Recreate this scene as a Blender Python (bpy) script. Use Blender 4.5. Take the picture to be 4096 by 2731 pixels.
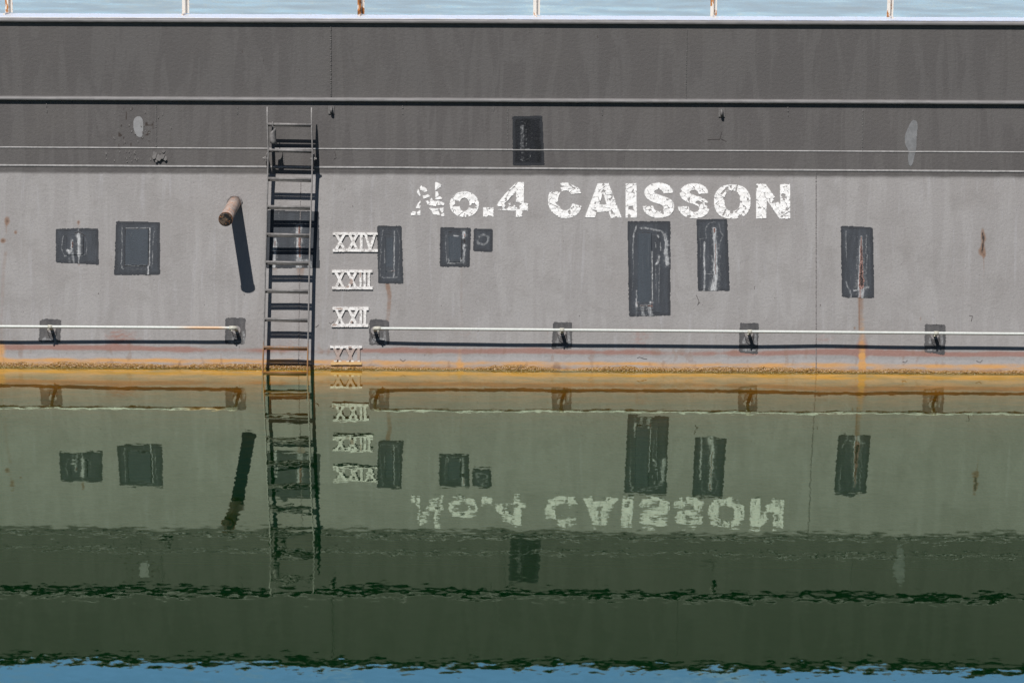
import bpy, math, random
import numpy as np
from math import radians, sin, cos, tan, pi
random.seed(4)
for o in list(bpy.data.objects): bpy.data.objects.remove(o)
SC = bpy.context.scene
COL = SC.collection

# ------------------------------------------------------------------ camera
TH = radians(13.0); ROLL = radians(0.39); F = 150/36*4096
Z0 = 34.75
DEP = TH + math.atan(112.5/F)
CAM = np.array([0.0, -Z0*cos(DEP)/cos(DEP-TH), Z0*sin(DEP)/cos(DEP-TH)])
fw = np.array([0, cos(TH), -sin(TH)]); r0 = np.array([1.0, 0, 0]); u0 = np.array([0, sin(TH), cos(TH)])
RT = cos(ROLL)*r0 + sin(ROLL)*u0
UP = cos(ROLL)*u0 - sin(ROLL)*r0
from mathutils import Matrix, Vector
cd = bpy.data.cameras.new('camera'); cam = bpy.data.objects.new('camera', cd); COL.objects.link(cam)
cd.lens = 150; cd.sensor_width = 36; cd.clip_end = 5000; cd.clip_start = 0.5
M = Matrix.Identity(4)
for i in range(3):
    M[i][0] = RT[i]; M[i][1] = UP[i]; M[i][2] = -fw[i]; M[i][3] = CAM[i]
cam.matrix_world = M
cd.dof.use_dof = True; cd.dof.focus_distance = 34.9; cd.dof.aperture_fstop = 3.5
SC.camera = cam

# ------------------------------------------------------------------ light
SUNV = np.array([-0.153, -0.412, 0.664]); SUNV /= np.linalg.norm(SUNV)
elev = math.asin(SUNV[2]); az = math.atan2(SUNV[0], SUNV[1])
w = bpy.data.worlds.new('World'); SC.world = w; w.use_nodes = True
nt = w.node_tree; bg = nt.nodes['Background']
sky = nt.nodes.new('ShaderNodeTexSky'); sky.sky_type = 'NISHITA'; sky.sun_disc = False
sky.sun_elevation = elev; sky.sun_rotation = az; sky.air_density = 0.7; sky.dust_density = 0.2; sky.ozone_density = 1.5
bg.inputs[1].default_value = 0.05
# added sky glow with thin cloud low over the sea, brightening water reflections
tc = nt.nodes.new('ShaderNodeTexCoord'); sx = nt.nodes.new('ShaderNodeSeparateXYZ'); nt.links.new(tc.outputs['Generated'], sx.inputs[0])
def wmap(v, a, b, c, d):
    x = nt.nodes.new('ShaderNodeMapRange'); x.interpolation_type = 'SMOOTHSTEP'; nt.links.new(v, x.inputs[0])
    for i, q in enumerate((a, b, c, d)): x.inputs[i+1].default_value = q
    return x.outputs[0]
def wm(op, a, b):
    x = nt.nodes.new('ShaderNodeMath'); x.operation = op
    for i, q in enumerate((a, b)):
        if isinstance(q, (int, float)): x.inputs[i].default_value = q
        else: nt.links.new(q, x.inputs[i])
    return x.outputs[0]
sky_glow = wm('MULTIPLY', wmap(sx.outputs['Y'], 0.05, 0.7, 0, 1), wmap(sx.outputs['Z'], 0.02, 0.62, 1, 0))
cm = nt.nodes.new('ShaderNodeMapping'); cm.inputs['Scale'].default_value = (14, 14, 46); nt.links.new(tc.outputs['Generated'], cm.inputs[0])
cn = nt.nodes.new('ShaderNodeTexNoise'); nt.links.new(cm.outputs[0], cn.inputs['Vector']); cn.inputs['Scale'].default_value = 1.4; cn.inputs['Detail'].default_value = 6; cn.inputs['Distortion'].default_value = .8
cl = wmap(cn.outputs[0], .50, .72, 0, .55)
cmx = nt.nodes.new('ShaderNodeMix'); cmx.data_type = 'RGBA'; nt.links.new(cl, cmx.inputs[0]); cmx.inputs[6].default_value = (13.0, 28., 62., 1); cmx.inputs[7].default_value = (38, 44, 50, 1)
wsc = nt.nodes.new('ShaderNodeVectorMath'); wsc.operation = 'SCALE'; nt.links.new(cmx.outputs[2], wsc.inputs[0]); nt.links.new(sky_glow, wsc.inputs['Scale'])
wad = nt.nodes.new('ShaderNodeVectorMath'); wad.operation = 'ADD'; nt.links.new(sky.outputs[0], wad.inputs[0]); nt.links.new(wsc.outputs[0], wad.inputs[1])
nt.links.new(wad.outputs[0], bg.inputs[0])
sl = bpy.data.lights.new('sun', 'SUN'); sl.energy = 5.0; sl.angle = radians(0.5); sl.color = (1, 0.965, 0.92)
so = bpy.data.objects.new('sun', sl); COL.objects.link(so)
so.rotation_euler = Vector(SUNV).to_track_quat('Z', 'Y').to_euler(); so.location = (0, -5, 20)
SC.view_settings.view_transform = 'Standard'; SC.view_settings.look = 'None'
SC.view_settings.exposure = -0.33; SC.view_settings.gamma = 1
SC.render.resolution_x = 1024; SC.render.resolution_y = 682
SC.cycles.caustics_reflective = False; SC.cycles.caustics_refractive = False; SC.cycles.max_bounces = 6; SC.cycles.transparent_max_bounces = 12

# ------------------------------------------------------------------ hull surface:  (x, s, n) -> world
AL = radians(19.5); AU = radians(12.5); AT = radians(4.0)
ty, tz = lambda a: sin(a), lambda a: cos(a)
def ray(X, Y):
    X = np.asarray(X, float); Y = np.asarray(Y, float)
    a = (X-2048)/F; b = -(Y-1365.5)/F
    return fw[None] + a.reshape(-1, 1)*RT[None] + b.reshape(-1, 1)*UP[None]
SEC = [(0.0, AL, np.zeros(3))]
def _hit(d, a, base, n):
    nn = np.array([0, -cos(a), sin(a)]); t = ((base-CAM)@nn + n)/(d@nn)
    p = CAM+t[:, None]*d
    return p[:, 0], (p-base)@np.array([0, sin(a), cos(a)])
def inv(X, Y, n=0.0):
    """photo point -> (x, s) on the hull at stand-off n"""
    X, Y = np.broadcast_arrays(np.asarray(X, float), np.asarray(Y, float)); sh = X.shape
    d = ray(X.ravel(), Y.ravel()); n = np.broadcast_to(np.asarray(n, float), sh).ravel()
    x, s = _hit(d, AL, np.zeros(3), n)
    for s0, a, base in SEC[1:]:
        x2, s2 = _hit(d, a, base, n); m = s2 > 0
        x = np.where(m, x2, x); s = np.where(m, s2+s0, s)
    return x.reshape(sh), s.reshape(sh)
def add_sec(Y, a):      # a new plate angle above photo line Y at mid frame
    s0 = float(inv(2048, Y)[1]); ps, pa, pb = SEC[-1]; b = pb+(s0-ps)*np.array([0, sin(pa), cos(pa)]); SEC.append((s0, a, b)); return s0
SK = add_sec(703, AU); SM = add_sec(405, AT)
def pos(x, s, n=0.0):
    x, s, n = np.broadcast_arrays(np.asarray(x, float), np.asarray(s, float), np.asarray(n, float))
    y = np.zeros(s.shape); z = np.zeros(s.shape); an = np.full(s.shape, AL)
    for i, (s0, a, b) in enumerate(SEC):
        hi = SEC[i+1][0] if i+1 < len(SEC) else 1e9
        L = np.clip(s-s0, 0 if i else -1e9, hi-s0); y = y+L*sin(a); z = z+L*cos(a)
        if i: k = np.clip((s-s0)/0.06+0.5, 0, 1); an = an+(a-SEC[i-1][1])*k
    y = y-n*np.cos(an); z = z+n*np.sin(an)
    return np.stack([x, y, z], -1)
def proj(P):
    d = P-CAM; c = d@fw
    return 2048+F*(d@RT)/c, 1365.5-F*(d@UP)/c

def vnoise(x, y, sc, seed=0):
    x = np.asarray(x)*sc; y = np.asarray(y)*sc
    xi = np.floor(x).astype(np.int64); yi = np.floor(y).astype(np.int64); fx = x-xi; fy = y-yi
    fx = fx*fx*(3-2*fx); fy = fy*fy*(3-2*fy)
    def h(a, b):
        v = (a*374761393 + b*668265263 + seed*974711) & 0xffffffff
        v = ((v ^ (v >> 13))*1274126177) & 0xffffffff
        return ((v ^ (v >> 16)) & 0xffff)/65535.0
    return (h(xi, yi)*(1-fx)+h(xi+1, yi)*fx)*(1-fy)+(h(xi, yi+1)*(1-fx)+h(xi+1, yi+1)*fx)*fy
def fbm(x, y, sc, seed=0, o=4):
    r = 0; a = 0.5; t = 0
    for i in range(o): r = r+a*vnoise(x, y, sc*2**i, seed+i*7); t += a; a *= .5
    return r/t
def ss(a, b, v):
    t = np.clip((v-a)/(b-a), 0, 1); return t*t*(3-2*t)

XK = float(inv(1195, 1100)[0]); XK2 = float(inv(3264, 1100)[0])
def dent(x, s):
    d = 0.020*(fbm(x, s, 0.75, 3, 2)-0.5) + 0.006*(fbm(x, s, 2.6, 9, 2)-.5)
    low = 1-ss(0.3, 1.7, s)
    d = d + 0.009*low*np.clip(1-np.abs(x-XK)/0.30, 0, 1) + 0.005*low*np.clip(1-np.abs(x-XK2)/0.5, 0, 1)
    return d*(0.35+0.65*(1-ss(1.4, 1.9, s)))
def W(X, Y, n=0.0):
    x, s = inv(X, Y, n); return pos(x, s, n+dent(x, s))

# ------------------------------------------------------------------ object helpers
def mesh_np(name, V, Q, mat, parent=None, smooth=True, attrs=None, uv=None):
    me = bpy.data.meshes.new(name)
    V = np.asarray(V, np.float32); Q = np.asarray(Q, np.int32)
    me.vertices.add(len(V)); me.vertices.foreach_set('co', V.ravel())
    k = Q.shape[1]
    me.loops.add(Q.size); me.loops.foreach_set('vertex_index', Q.ravel())
    me.polygons.add(len(Q)); me.polygons.foreach_set('loop_start', np.arange(0, Q.size, k, dtype=np.int32))
    me.polygons.foreach_set('loop_total', np.full(len(Q), k, np.int32))
    me.update(calc_edges=True)
    me.polygons.foreach_set('use_smooth', np.full(len(Q), smooth, bool))
    if attrs:
        for an, av in attrs.items():
            a = me.attributes.new(an, 'FLOAT_COLOR', 'POINT'); av = np.asarray(av, np.float32)
            if av.shape[1] == 3: av = np.concatenate([av, np.ones((len(av), 1), np.float32)], 1)
            a.data.foreach_set('color', av.ravel())
    if uv is not None:
        u = me.uv_layers.new(name='UVMap'); u.data.foreach_set('uv', np.asarray(uv, np.float32)[Q.ravel()].ravel())
    me.materials.append(mat); me.validate()
    o = bpy.data.objects.new(name, me); COL.objects.link(o)
    if parent: o.parent = parent; o.matrix_parent_inverse = parent.matrix_world.inverted()
    return o
class MB:
    def __init__(s): s.v = []; s.f = []
    def add(s, V, Fc):
        b = len(s.v); s.v += [tuple(map(float, p)) for p in V]; s.f += [tuple(i+b for i in f) for f in Fc]
    def box8(s, P):   # 8 points: bottom 4 then top 4
        s.add(P, [(3, 2, 1, 0), (4, 5, 6, 7), (0, 1, 5, 4), (1, 2, 6, 5), (2, 3, 7, 6), (3, 0, 4, 7)])
    def box(s, o, ax, ay, az, cap=True):
        o = np.array(o, float); ax, ay, az = map(np.array, (ax, ay, az))
        P = [o+i*ax+j*ay+k*az for k in (-.5, .5) for i, j in ((-.5, -.5), (.5, -.5), (.5, .5), (-.5, .5))]
        s.box8(P)
    def tube(s, pts, r, n=14, cap=True):
        pts = [np.array(p, float) for p in pts]; R = r if hasattr(r, '__len__') else [r]*len(pts)
        rings = []; pv = None
        for i, p in enumerate(pts):
            d = pts[min(i+1, len(pts)-1)]-pts[max(i-1, 0)]; d = d/np.linalg.norm(d)
            if pv is None:
                a = np.array([0, 0, 1.0]) if abs(d[2]) < .9 else np.array([0, 1.0, 0])
            else: a = pv
            e = a-d*(a@d); e /= np.linalg.norm(e); g = np.cross(d, e); pv = e
            rings.append([p+R[i]*(cos(2*pi*k/n)*e+sin(2*pi*k/n)*g) for k in range(n)])
        V = [q for rg in rings for q in rg]; Fc = []
        for i in range(len(pts)-1):
            for k in range(n): Fc.append((i*n+k, i*n+(k+1) % n, (i+1)*n+(k+1) % n, (i+1)*n+k))
        if cap:
            Fc.append(tuple(range(n))[::-1]); Fc.append(tuple((len(pts)-1)*n+k for k in range(n)))
        s.add(V, Fc)
    def build(s, name, mat, parent=None, smooth=False):
        me = bpy.data.meshes.new(name); me.from_pydata(s.v, [], s.f); me.validate(); me.update()
        if smooth:
            for p in me.polygons: p.use_smooth = len(p.vertices) == 4
        me.materials.append(mat)
        o = bpy.data.objects.new(name, me); COL.objects.link(o)
        if parent: o.parent = parent; o.matrix_parent_inverse = parent.matrix_world.inverted()
        return o
def empty(name, loc):
    o = bpy.data.objects.new(name, None); COL.objects.link(o); o.location = loc; o.empty_display_size = .1
    bpy.context.view_layer.update(); return o
def tag(o, label=None, cat=None, group=None, kind=None):
    for k, v in (('label', label), ('category', cat), ('group', group), ('kind', kind)):
        if v: o[k] = v
    return o

# ------------------------------------------------------------------ material helpers
class NM:
    def __init__(s, name):
        s.m = bpy.data.materials.new(name); s.m.use_nodes = True; s.t = s.m.node_tree
        s.p = s.t.nodes['Principled BSDF']; s.out = s.t.nodes['Material Output']
    def n(s, typ, **k):
        x = s.t.nodes.new('ShaderNode'+typ)
        for a, b in k.items(): setattr(x, a, b)
        return x
    def set(s, sock, v):
        if hasattr(v, 'is_linked') or hasattr(v, 'links'): s.t.links.new(v, sock)
        elif isinstance(v, (tuple, list)) and len(v) == 3 and len(getattr(sock, 'default_value', v)) == 4: sock.default_value = (*v, 1)
        else: sock.default_value = v
    def noise(s, co, scale, detail=4, rough=.55, dist=0):
        x = s.n('TexNoise'); s.set(x.inputs['Vector'], co); x.inputs['Scale'].default_value = scale
        x.inputs['Detail'].default_value = detail; x.inputs['Roughness'].default_value = rough; x.inputs['Distortion'].default_value = dist
        return x
    def mapr(s, v, a, b, c=0., d=1.):
        x = s.n('MapRange'); x.interpolation_type = 'SMOOTHSTEP'; s.set(x.inputs[0], v)
        for i, q in enumerate((a, b, c, d)): x.inputs[i+1].default_value = q
        return x.outputs[0]
    def math(s, op, a, b=0.):
        x = s.n('Math', operation=op); s.set(x.inputs[0], a); s.set(x.inputs[1], b); return x.outputs[0]
    def mix(s, f, a, b):
        x = s.n('Mix', data_type='RGBA'); s.set(x.inputs[0], f); s.set(x.inputs[6], a); s.set(x.inputs[7], b); return x.outputs[2]
    def scl(s, co, v):
        x = s.n('Mapping'); s.set(x.inputs[0], co); x.inputs['Scale'].default_value = v; return x.outputs[0]
    def uv(s): return s.n('UVMap').outputs[0]
    def obj(s): return s.n('TexCoord').outputs['Object']
    def attr(s, name):
        a = s.n('Attribute'); a.attribute_name = name; x = s.n('SeparateColor'); s.t.links.new(a.outputs['Color'], x.inputs[0]); return x.outputs
    def bump(s, h, dist, strength=1., nrm=None):
        x = s.n('Bump'); s.set(x.inputs['Height'], h); x.inputs['Distance'].default_value = dist; x.inputs['Strength'].default_value = strength
        if nrm is not None: s.set(x.inputs['Normal'], nrm)
        return x.outputs[0]
    def fin(s, col=None, rough=None, nrm=None, spec=None, metal=None):
        if col is not None: s.set(s.p.inputs['Base Color'], col)
        if rough is not None: s.set(s.p.inputs['Roughness'], rough)
        if nrm is not None: s.set(s.p.inputs['Normal'], nrm)
        if spec is not None: s.p.inputs['Specular IOR Level'].default_value = spec
        if metal is not None: s.p.inputs['Metallic'].default_value = metal
        return s.m

C_LIGHT = (0.330, 0.318, 0.318); C_DARK = (0.108, 0.100, 0.098)
def c2v(m, uv): return m.noise(m.scl(uv, (3, 30, 1)), 1, 6, .7).outputs[0]
def mat_hull():
    m = NM('hull paint'); uv = m.uv(); A = m.attr('mA'); B = m.attr('mB')
    st = m.noise(m.scl(uv, (6.5, .95, 1)), 1, 4, .5, 1.2)         # vertical wash streaks
    st2 = m.noise(m.scl(uv, (22, 1.6, 1)), 1, 5, .6, .4)
    bl = m.noise(uv, 1.1, 5, .6); fine = m.noise(uv, 60, 4, .7)
    dk = m.mix(m.mapr(st.outputs[0], .46, .54), (0.126, 0.118, 0.115), (0.109, 0.101, 0.099))
    dk = m.mix(m.mapr(st2.outputs[0], .52, .58, 0, .4), dk, (0.101, 0.093, 0.090))
    dk = m.mix(m.mapr(bl.outputs[0], .45, .7, 0, .5), dk, (0.135, 0.125, 0.118))
    lt = m.mix(m.mapr(st.outputs[0], .44, .56), (0.355, 0.341, 0.336), (0.325, 0.310, 0.305))
    lt = m.mix(m.mapr(bl.outputs[0], .45, .68, 0, .7), lt, (0.305, 0.286, 0.278))
    lt = m.mix(m.mapr(st2.outputs[0], .55, .70, 0, .5), lt, (0.40, 0.39, 0.40))
    bl2 = m.noise(uv, 4.5, 6, .65, .5); lt = m.mix(m.mapr(bl2.outputs[0], .48, .70, 0, .55), lt, (0.275, 0.26, 0.252))
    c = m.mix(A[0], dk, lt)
    sp = m.noise(uv, 95, 2, .5); c = m.mix(m.mapr(sp.outputs[0], .66, .72, 0, .6), c, (0.11, 0.10, 0.10))
    sq = m.noise(m.scl(uv, (30, 14, 1)), 1, 3, .5); c = m.mix(m.mapr(sq.outputs[0], .735, .75, 0, .8), c, (0.09, 0.075, 0.07))
    c = m.mix(m.mapr(fine.outputs[0], .35, .75, 0, .22), c, (0.16, 0.15, 0.15))
    rn = m.noise(m.scl(uv, (9, 22, 1)), 1, 6, .7).outputs[0]
    mk = lambda ch, lo, hi: m.mapr(m.math('ADD', ch, m.math('MULTIPLY', m.math('SUBTRACT', rn, .5), .55)), lo, hi)
    c = m.mix(m.math('MULTIPLY', mk(A[2], .15, 1.05), .72), c, (0.30, 0.125, 0.088))       # red oxide
    c = m.mix(m.math('MULTIPLY', mk(B[2], .25, .95), .6), c, (0.405, 0.385, 0.385))       # pale washed band
    c = m.mix(m.math('MULTIPLY', mk(B[0], .12, 1.05), .95), c, (0.62, 0.32, 0.10))           # orange
    c = m.mix(m.math('MULTIPLY', mk(A[1], .10, 1.1), .92), c, (0.23, 0.135, 0.088))           # brown rust
    c = m.mix(mk(B[1], .2, .8), c, (0.050, 0.038, 0.033))           # dark
    # weed and rust below the surface
    sz = m.n('SeparateXYZ'); m.set(sz.inputs[0], uv)
    c = m.mix(m.mapr(sz.outputs[1], -.02, .012, 1, 0), c, m.mix(m.mapr(c2v(m, uv), .35, .65), (0.95, 0.42, 0.02), (0.52, 0.25, 0.02)))
    w1 = m.noise(uv, 38, 5, .6, .3).outputs[0]; w2 = m.noise(uv, 150, 3, .6).outputs[0]
    h = m.math('ADD', m.math('MULTIPLY', w1, .7), m.math('MULTIPLY', w2, .3))
    return m.fin(c, .62, m.bump(h, .0042, 1.0), .35)
def simple(name, c1, c2, sc=25, rough=.5, bump=.001, c3=None, t3=.62, asp=(1, 1, 1), spec=.4, lo=.4, hi=.62):
    m = NM(name); co = m.scl(m.obj(), asp); n1 = m.noise(co, sc, 5, .65)
    c = m.mix(m.mapr(n1.outputs[0], lo, hi), c1, c2)
    if c3:
        n2 = m.noise(co, sc*2.1, 5, .7); c = m.mix(m.mapr(n2.outputs[0], t3, t3+.06), c, c3)
    return m.fin(c, rough, m.bump(n1.outputs[0], bump), spec)
def mat_patch(name, c1, c2, sk=.28):
    m = NM(name); uv = m.uv(); A = m.attr('mA'); B = m.attr('mB')
    n1 = m.noise(m.scl(uv, (14, 3, 1)), 1, 5, .6); n2 = m.noise(uv, 45, 4, .7)
    c = m.mix(m.mapr(n1.outputs[0], .4, .62), c1, c2)
    c = m.mix(m.mapr(B[0], 0, 1, 0, .55), c, (0.066, 0.084, 0.104))
    c = m.mix(m.math('MULTIPLY', B[1], .75), c, (0.037, 0.040, 0.047))
    c = m.mix(m.mapr(n2.outputs[0], .45, .7, 0, .3), c, (0.045, 0.047, 0.052))
    mk = lambda ch, k, lo, hi: m.mapr(m.math('ADD', ch, m.math('MULTIPLY', m.math('SUBTRACT', n2.outputs[0], .5), k)), lo, hi)
    sc = m.noise(m.scl(uv, (60, 14, 1)), 1, 5, .75).outputs[0]; s2 = m.noise(m.scl(uv, (26, 2.5, 1)), 1, 5, .7).outputs[0]
    c = m.mix(m.mapr(s2, .54, .68, 0, sk), c, (0.13, 0.14, 0.155))
    c = m.mix(m.math('MULTIPLY', mk(A[0], 1.1, .2, 1.0), m.mapr(sc, .36, .60, .3, 1.)), c, (0.56, 0.57, 0.58))
    c = m.mix(mk(A[1], 1.0, .25, .8), c, m.mix(m.mapr(m.noise(uv, 120, 3, .6).outputs[0], .42, .58), (0.42, 0.27, 0.24), (0.11, 0.045, 0.035)))
    c = m.mix(mk(A[2], .6, .3, .7), c, (0.03, 0.026, 0.026))
    h = m.noise(uv, 85, 4, .7).outputs[0]
    return m.fin(c, .6, m.bump(h, .004, 1.0), .25)
def mat_white_chip():
    m = NM('peeling white paint'); uv = m.uv(); A = m.attr('mA')
    n1 = m.noise(uv, 42, 5, .75, .8); n2 = m.noise(uv, 14, 3, .6)
    c = m.mix(m.mapr(n2.outputs[0], .4, .7), (0.88, 0.86, 0.84), (0.76, 0.73, 0.70))
    c = m.mix(m.mapr(n1.outputs[0], .51, .58, 0, .8), c, (0.32, 0.30, 0.29))
    c = m.mix(m.mapr(m.math('ADD', A[0], m.math('MULTIPLY', m.math('SUBTRACT', n1.outputs[0], .5), 1.2)), .25, .75), c, (0.40, 0.31, 0.27))
    c = m.mix(m.mapr(m.math('ADD', A[1], m.math('MULTIPLY', m.math('SUBTRACT', n1.outputs[0], .5), .8)), .3, .7), c, (0.66, 0.42, 0.18))
    return m.fin(c, .5, m.bump(n1.outputs[0], .003), .4)
def mat_letter():
    m = NM('white lettering paint'); uv = m.uv(); n2 = m.noise(uv, 30, 3, .6)
    return m.fin(m.mix(m.mapr(n2.outputs[0], .4, .75), (0.94, 0.93, 0.92), (0.84, 0.82, 0.80)), .55, spec=.3)
HULL = mat_hull()
PATCH = mat_patch('blue grey primer', (0.049, 0.055, 0.065), (0.063, 0.071, 0.084))
PATCHD = mat_patch('black primer', (0.008, 0.009, 0.012), (0.014, 0.016, 0.021), .06)
PATCHG = mat_patch('worn grey primer', (0.085, 0.083, 0.086), (0.125, 0.12, 0.12))
CHIP = mat_white_chip(); LETTER = mat_letter()
MOULD = simple('moulding grey paint', (0.205, 0.198, 0.198), (0.25, 0.242, 0.242), 8, .5, .002, (0.13, 0.125, 0.125), .66, (1, 3, 3))
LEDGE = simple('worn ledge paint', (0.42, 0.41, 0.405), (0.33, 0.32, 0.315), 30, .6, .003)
WELD = simple('weld bead paint', (0.15, 0.143, 0.14), (0.19, 0.182, 0.178), 60, .5, .004)
WELDL = simple('weld bead light paint', (0.29, 0.27, 0.268), (0.24, 0.22, 0.215), 60, .5, .004)
WHITE = simple('chalky white coaming paint', (0.84, 0.83, 0.81), (0.74, 0.73, 0.72), 9, .5, .003, (0.40, 0.36, 0.34), .60, (1, 4, 4))
def mat_ladder():
    m = NM('ladder grey paint'); co = m.obj(); n1 = m.noise(co, 35, 5, .65); n2 = m.noise(co, 70, 5, .7)
    c = m.mix(m.mapr(n1.outputs[0], .4, .62), (0.27, 0.258, 0.252), (0.20, 0.19, 0.185)); c = m.mix(m.mapr(n2.outputs[0], .64, .70, 0, .7), c, (0.13, 0.10, 0.085))
    sz = m.n('SeparateXYZ'); m.set(sz.inputs[0], co)
    rz = m.math('ADD', m.mapr(sz.outputs[2], .05, .45, 1, 0), m.math('MULTIPLY', m.math('SUBTRACT', n2.outputs[0], .5), .9))
    c = m.mix(m.mapr(rz, .45, .85), c, (0.33, 0.16, 0.055)); c = m.mix(m.mapr(sz.outputs[2], -.01, .03, 1, 0), c, (0.20, 0.10, 0.03))
    return m.fin(c, .45, m.bump(n1.outputs[0], .001), .4)
LADM = mat_ladder()
LADM0 = simple('ladder grey paint', (0.27, 0.258, 0.252), (0.20, 0.19, 0.185), 35, .45, .001, (0.30, 0.29, 0.285), .66, (1, 1, 1))
PIPEW = None
def mat_pipew():
    m = NM('off white rail paint'); co = m.obj(); A = m.attr('mA'); n = m.noise(co, 60, 4, .7)
    c = m.mix(m.mapr(n.outputs[0], .4, .7), (0.74, 0.76, 0.72), (0.60, 0.63, 0.60))
    c = m.mix(m.mapr(n.outputs[0], .66, .72, 0, .8), c, (0.25, 0.26, 0.24))
    c = m.mix(m.math('MULTIPLY', A[0], .85), c, (0.78, 0.36, 0.08))
    return m.fin(c, .38, spec=.5)
PIPEW = mat_pipew()
CREAM = simple('cream bracket paint', (0.66, 0.65, 0.56), (0.56, 0.54, 0.46), 60, .45, .001, (0.30, 0.2, 0.12), .68)
DRAIN = simple('weathered pipe paint', (0.54, 0.42, 0.36), (0.34, 0.29, 0.27), 16, .6, .003, (0.50, 0.23, 0.12), .54)
CAPM = simple('rusty cap', (0.020, 0.020, 0.021), (0.13, 0.095, 0.07), 26, .35, .006, (0.50, 0.20, 0.07), .58, lo=.48, hi=.56)
RINGM = simple('rust ring', (0.20, 0.085, 0.04), (0.10, 0.055, 0.035), 60, .7, .005, (0.5, 0.3, 0.2), .62)
def mat_post(name, rust):
    m = NM(name); co = m.obj(); n1 = m.noise(m.scl(co, (1, 1, .35)), 26, 5, .7)
    c = m.mix(m.mapr(n1.outputs[0], .62-rust, .66-rust), (0.80, 0.75, 0.68), (0.50, 0.20, 0.055))
    c = m.mix(m.mapr(n1.outputs[0], .70-rust, .76-rust), c, (0.13, 0.05, 0.02))
    return m.fin(c, .6, m.bump(n1.outputs[0], .003), .3)
POSTS = [mat_post('white stanchion paint', .05), mat_post('rusty stanchion paint', .17)]

# ------------------------------------------------------------------ caisson hull
CA = empty('caisson', (0, 0, 0))
tag(CA, 'grey steel dock caisson wall rising from green water, lettered No.4 CAISSON', 'caisson')
XW = 7.4
YR = lambda yl, yr: (lambda X: yl+(yr-yl)*np.asarray(X)/4096)     # a line across the photo
yMid = YR(407, 426); yTop = YR(86, 104); yL1 = YR(589, 609); yL2 = YR(661, 686); yPaint = YR(690, 708)
SLO, SHI = -1.6, float(inv(2048, 92)[1])
def seg_d(X, Y, P):
    """distance to a polyline in photo units and the parameter 0..1 along it"""
    P = np.asarray(P, float); L = np.r_[0, np.cumsum(np.hypot(*(P[1:]-P[:-1]).T))]; L /= L[-1]
    bd = np.full(np.shape(X), 1e9); bt = np.zeros(np.shape(X))
    for i in range(len(P)-1):
        a, b = P[i], P[i+1]; v = b-a
        t = np.clip(((X-a[0])*v[0]+(Y-a[1])*v[1])/(v@v), 0, 1); d = np.hypot(X-a[0]-t*v[0], Y-a[1]-t*v[1])
        k = d < bd; bd = np.where(k, d, bd); bt = np.where(k, L[i]+(L[i+1]-L[i])*t, bt)
    return bd, bt
def stroke(X, Y, P, w, soft=None, w2=None, f0=1., f1=1.):
    d, t = seg_d(X, Y, P); ww = w if w2 is None else w+(w2-w)*t
    soft = soft or w*.8
    return (1-ss(ww-soft*.5, ww+soft*.5, d))*(f0+(f1-f0)*t)
def blob(X, Y, cx, cy, rx, ry, soft=.5):
    r = np.hypot((X-cx)/rx, (Y-cy)/ry); return 1-ss(1-soft, 1+soft, r)

rs0 = random.Random(12)
nx, ns = 1481, 451
gx, gs = np.meshgrid(np.linspace(-XW, XW, nx), np.linspace(SLO, SHI, ns))
X, Y = proj(pos(gx, gs, 0).reshape(-1, 3))
rough = .004*(blob(X, Y, 938, 800, 55, 60, .7)+blob(X, Y, 1010, 1290, 60, 50, .8)+.6*blob(X, Y, 1180, 432, 90, 20, .8)+.5*blob(X, Y, 1500, 1090, 60, 40, .9))*(fbm(X, Y, 1/7., 55, 2)-.35)
V = pos(gx, gs, dent(gx, gs)+rough.reshape(gx.shape)).reshape(-1, 3)
x_, s_ = gx.ravel(), gs.ravel()
nz = fbm(X, Y, 1/60., 5, 4); nzf = fbm(X, Y*2, 1/14., 15, 3); nzl = fbm(X, Y*0+3, 1/420., 25, 3)
A = np.zeros((len(X), 3)); B = np.zeros((len(X), 3))
A[:, 0] = ss(-5, 8, Y-yPaint(X)+6*(nz-.5)) + .11*(Y < yMid(X)-12)  # plate above the mid moulding coloured lighter to make up for weaker sunlight
wl = YR(1465, 1493)(X); dw = wl-Y                        # distance above the waterline in photo units
# red oxide line, pale band, orange band
ctr = 73+4*(nzl-.5)*4
A[:, 2] = np.exp(-((dw-ctr)/(7+8*nz))**2)*(.45+.85*ss(.3, .6, nzl+.25*(nz-.5)))*1.1
A[:, 2] += .55*blob(X, Y, 470, 1355, 60, 45, .8)*nzf*1.5 + .5*blob(X, Y, 520, 1345, 120, 28, .9)*nzf
A[:, 2] += .6*blob(X, Y, 2560, 1352, 55, 50, .9)*nzf*1.4 + .45*blob(X, Y, 3290, 1352, 60, 22, .9)*nzf*1.6 + .5*blob(X, Y, 3480, 1395, 160, 22, .9)*nzf*1.5
A[:, 2] += .4*blob(X, Y, 1160, 1370, 60, 35, .9)*nzf*1.3 + .4*blob(X, Y, 1860, 1335, 70, 25, .9)*nzf*1.4
B[:, 2] = ss(8, 22, dw)*(1-ss(44, 66, dw))*(.45+.8*nzf)
B[:, 0] = np.exp(-((dw-27+6*(nz-.5))/10)**2)*(.1+1.2*fbm(X, Y*9, 1/110., 44, 4))*1.15
B[:, 0] += .75*(1-ss(2, 24+22*(fbm(X, X*0, 1/90., 91, 3)-.4), dw))*(.5+.8*nzf)
B[:, 0] += .8*(dw < 6)
A[:, 1] += .95*(1-ss(0, 10+26*fbm(X, X*0, 1/70., 93, 4), dw))*(.3+.9*nzf)*(dw > -12)
A[:, 1] += .5*ss(.62, .74, fbm(X, Y*.5, 1/26., 94, 4))*ss(-5, 10, dw)*(1-ss(70, 150, dw))
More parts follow.
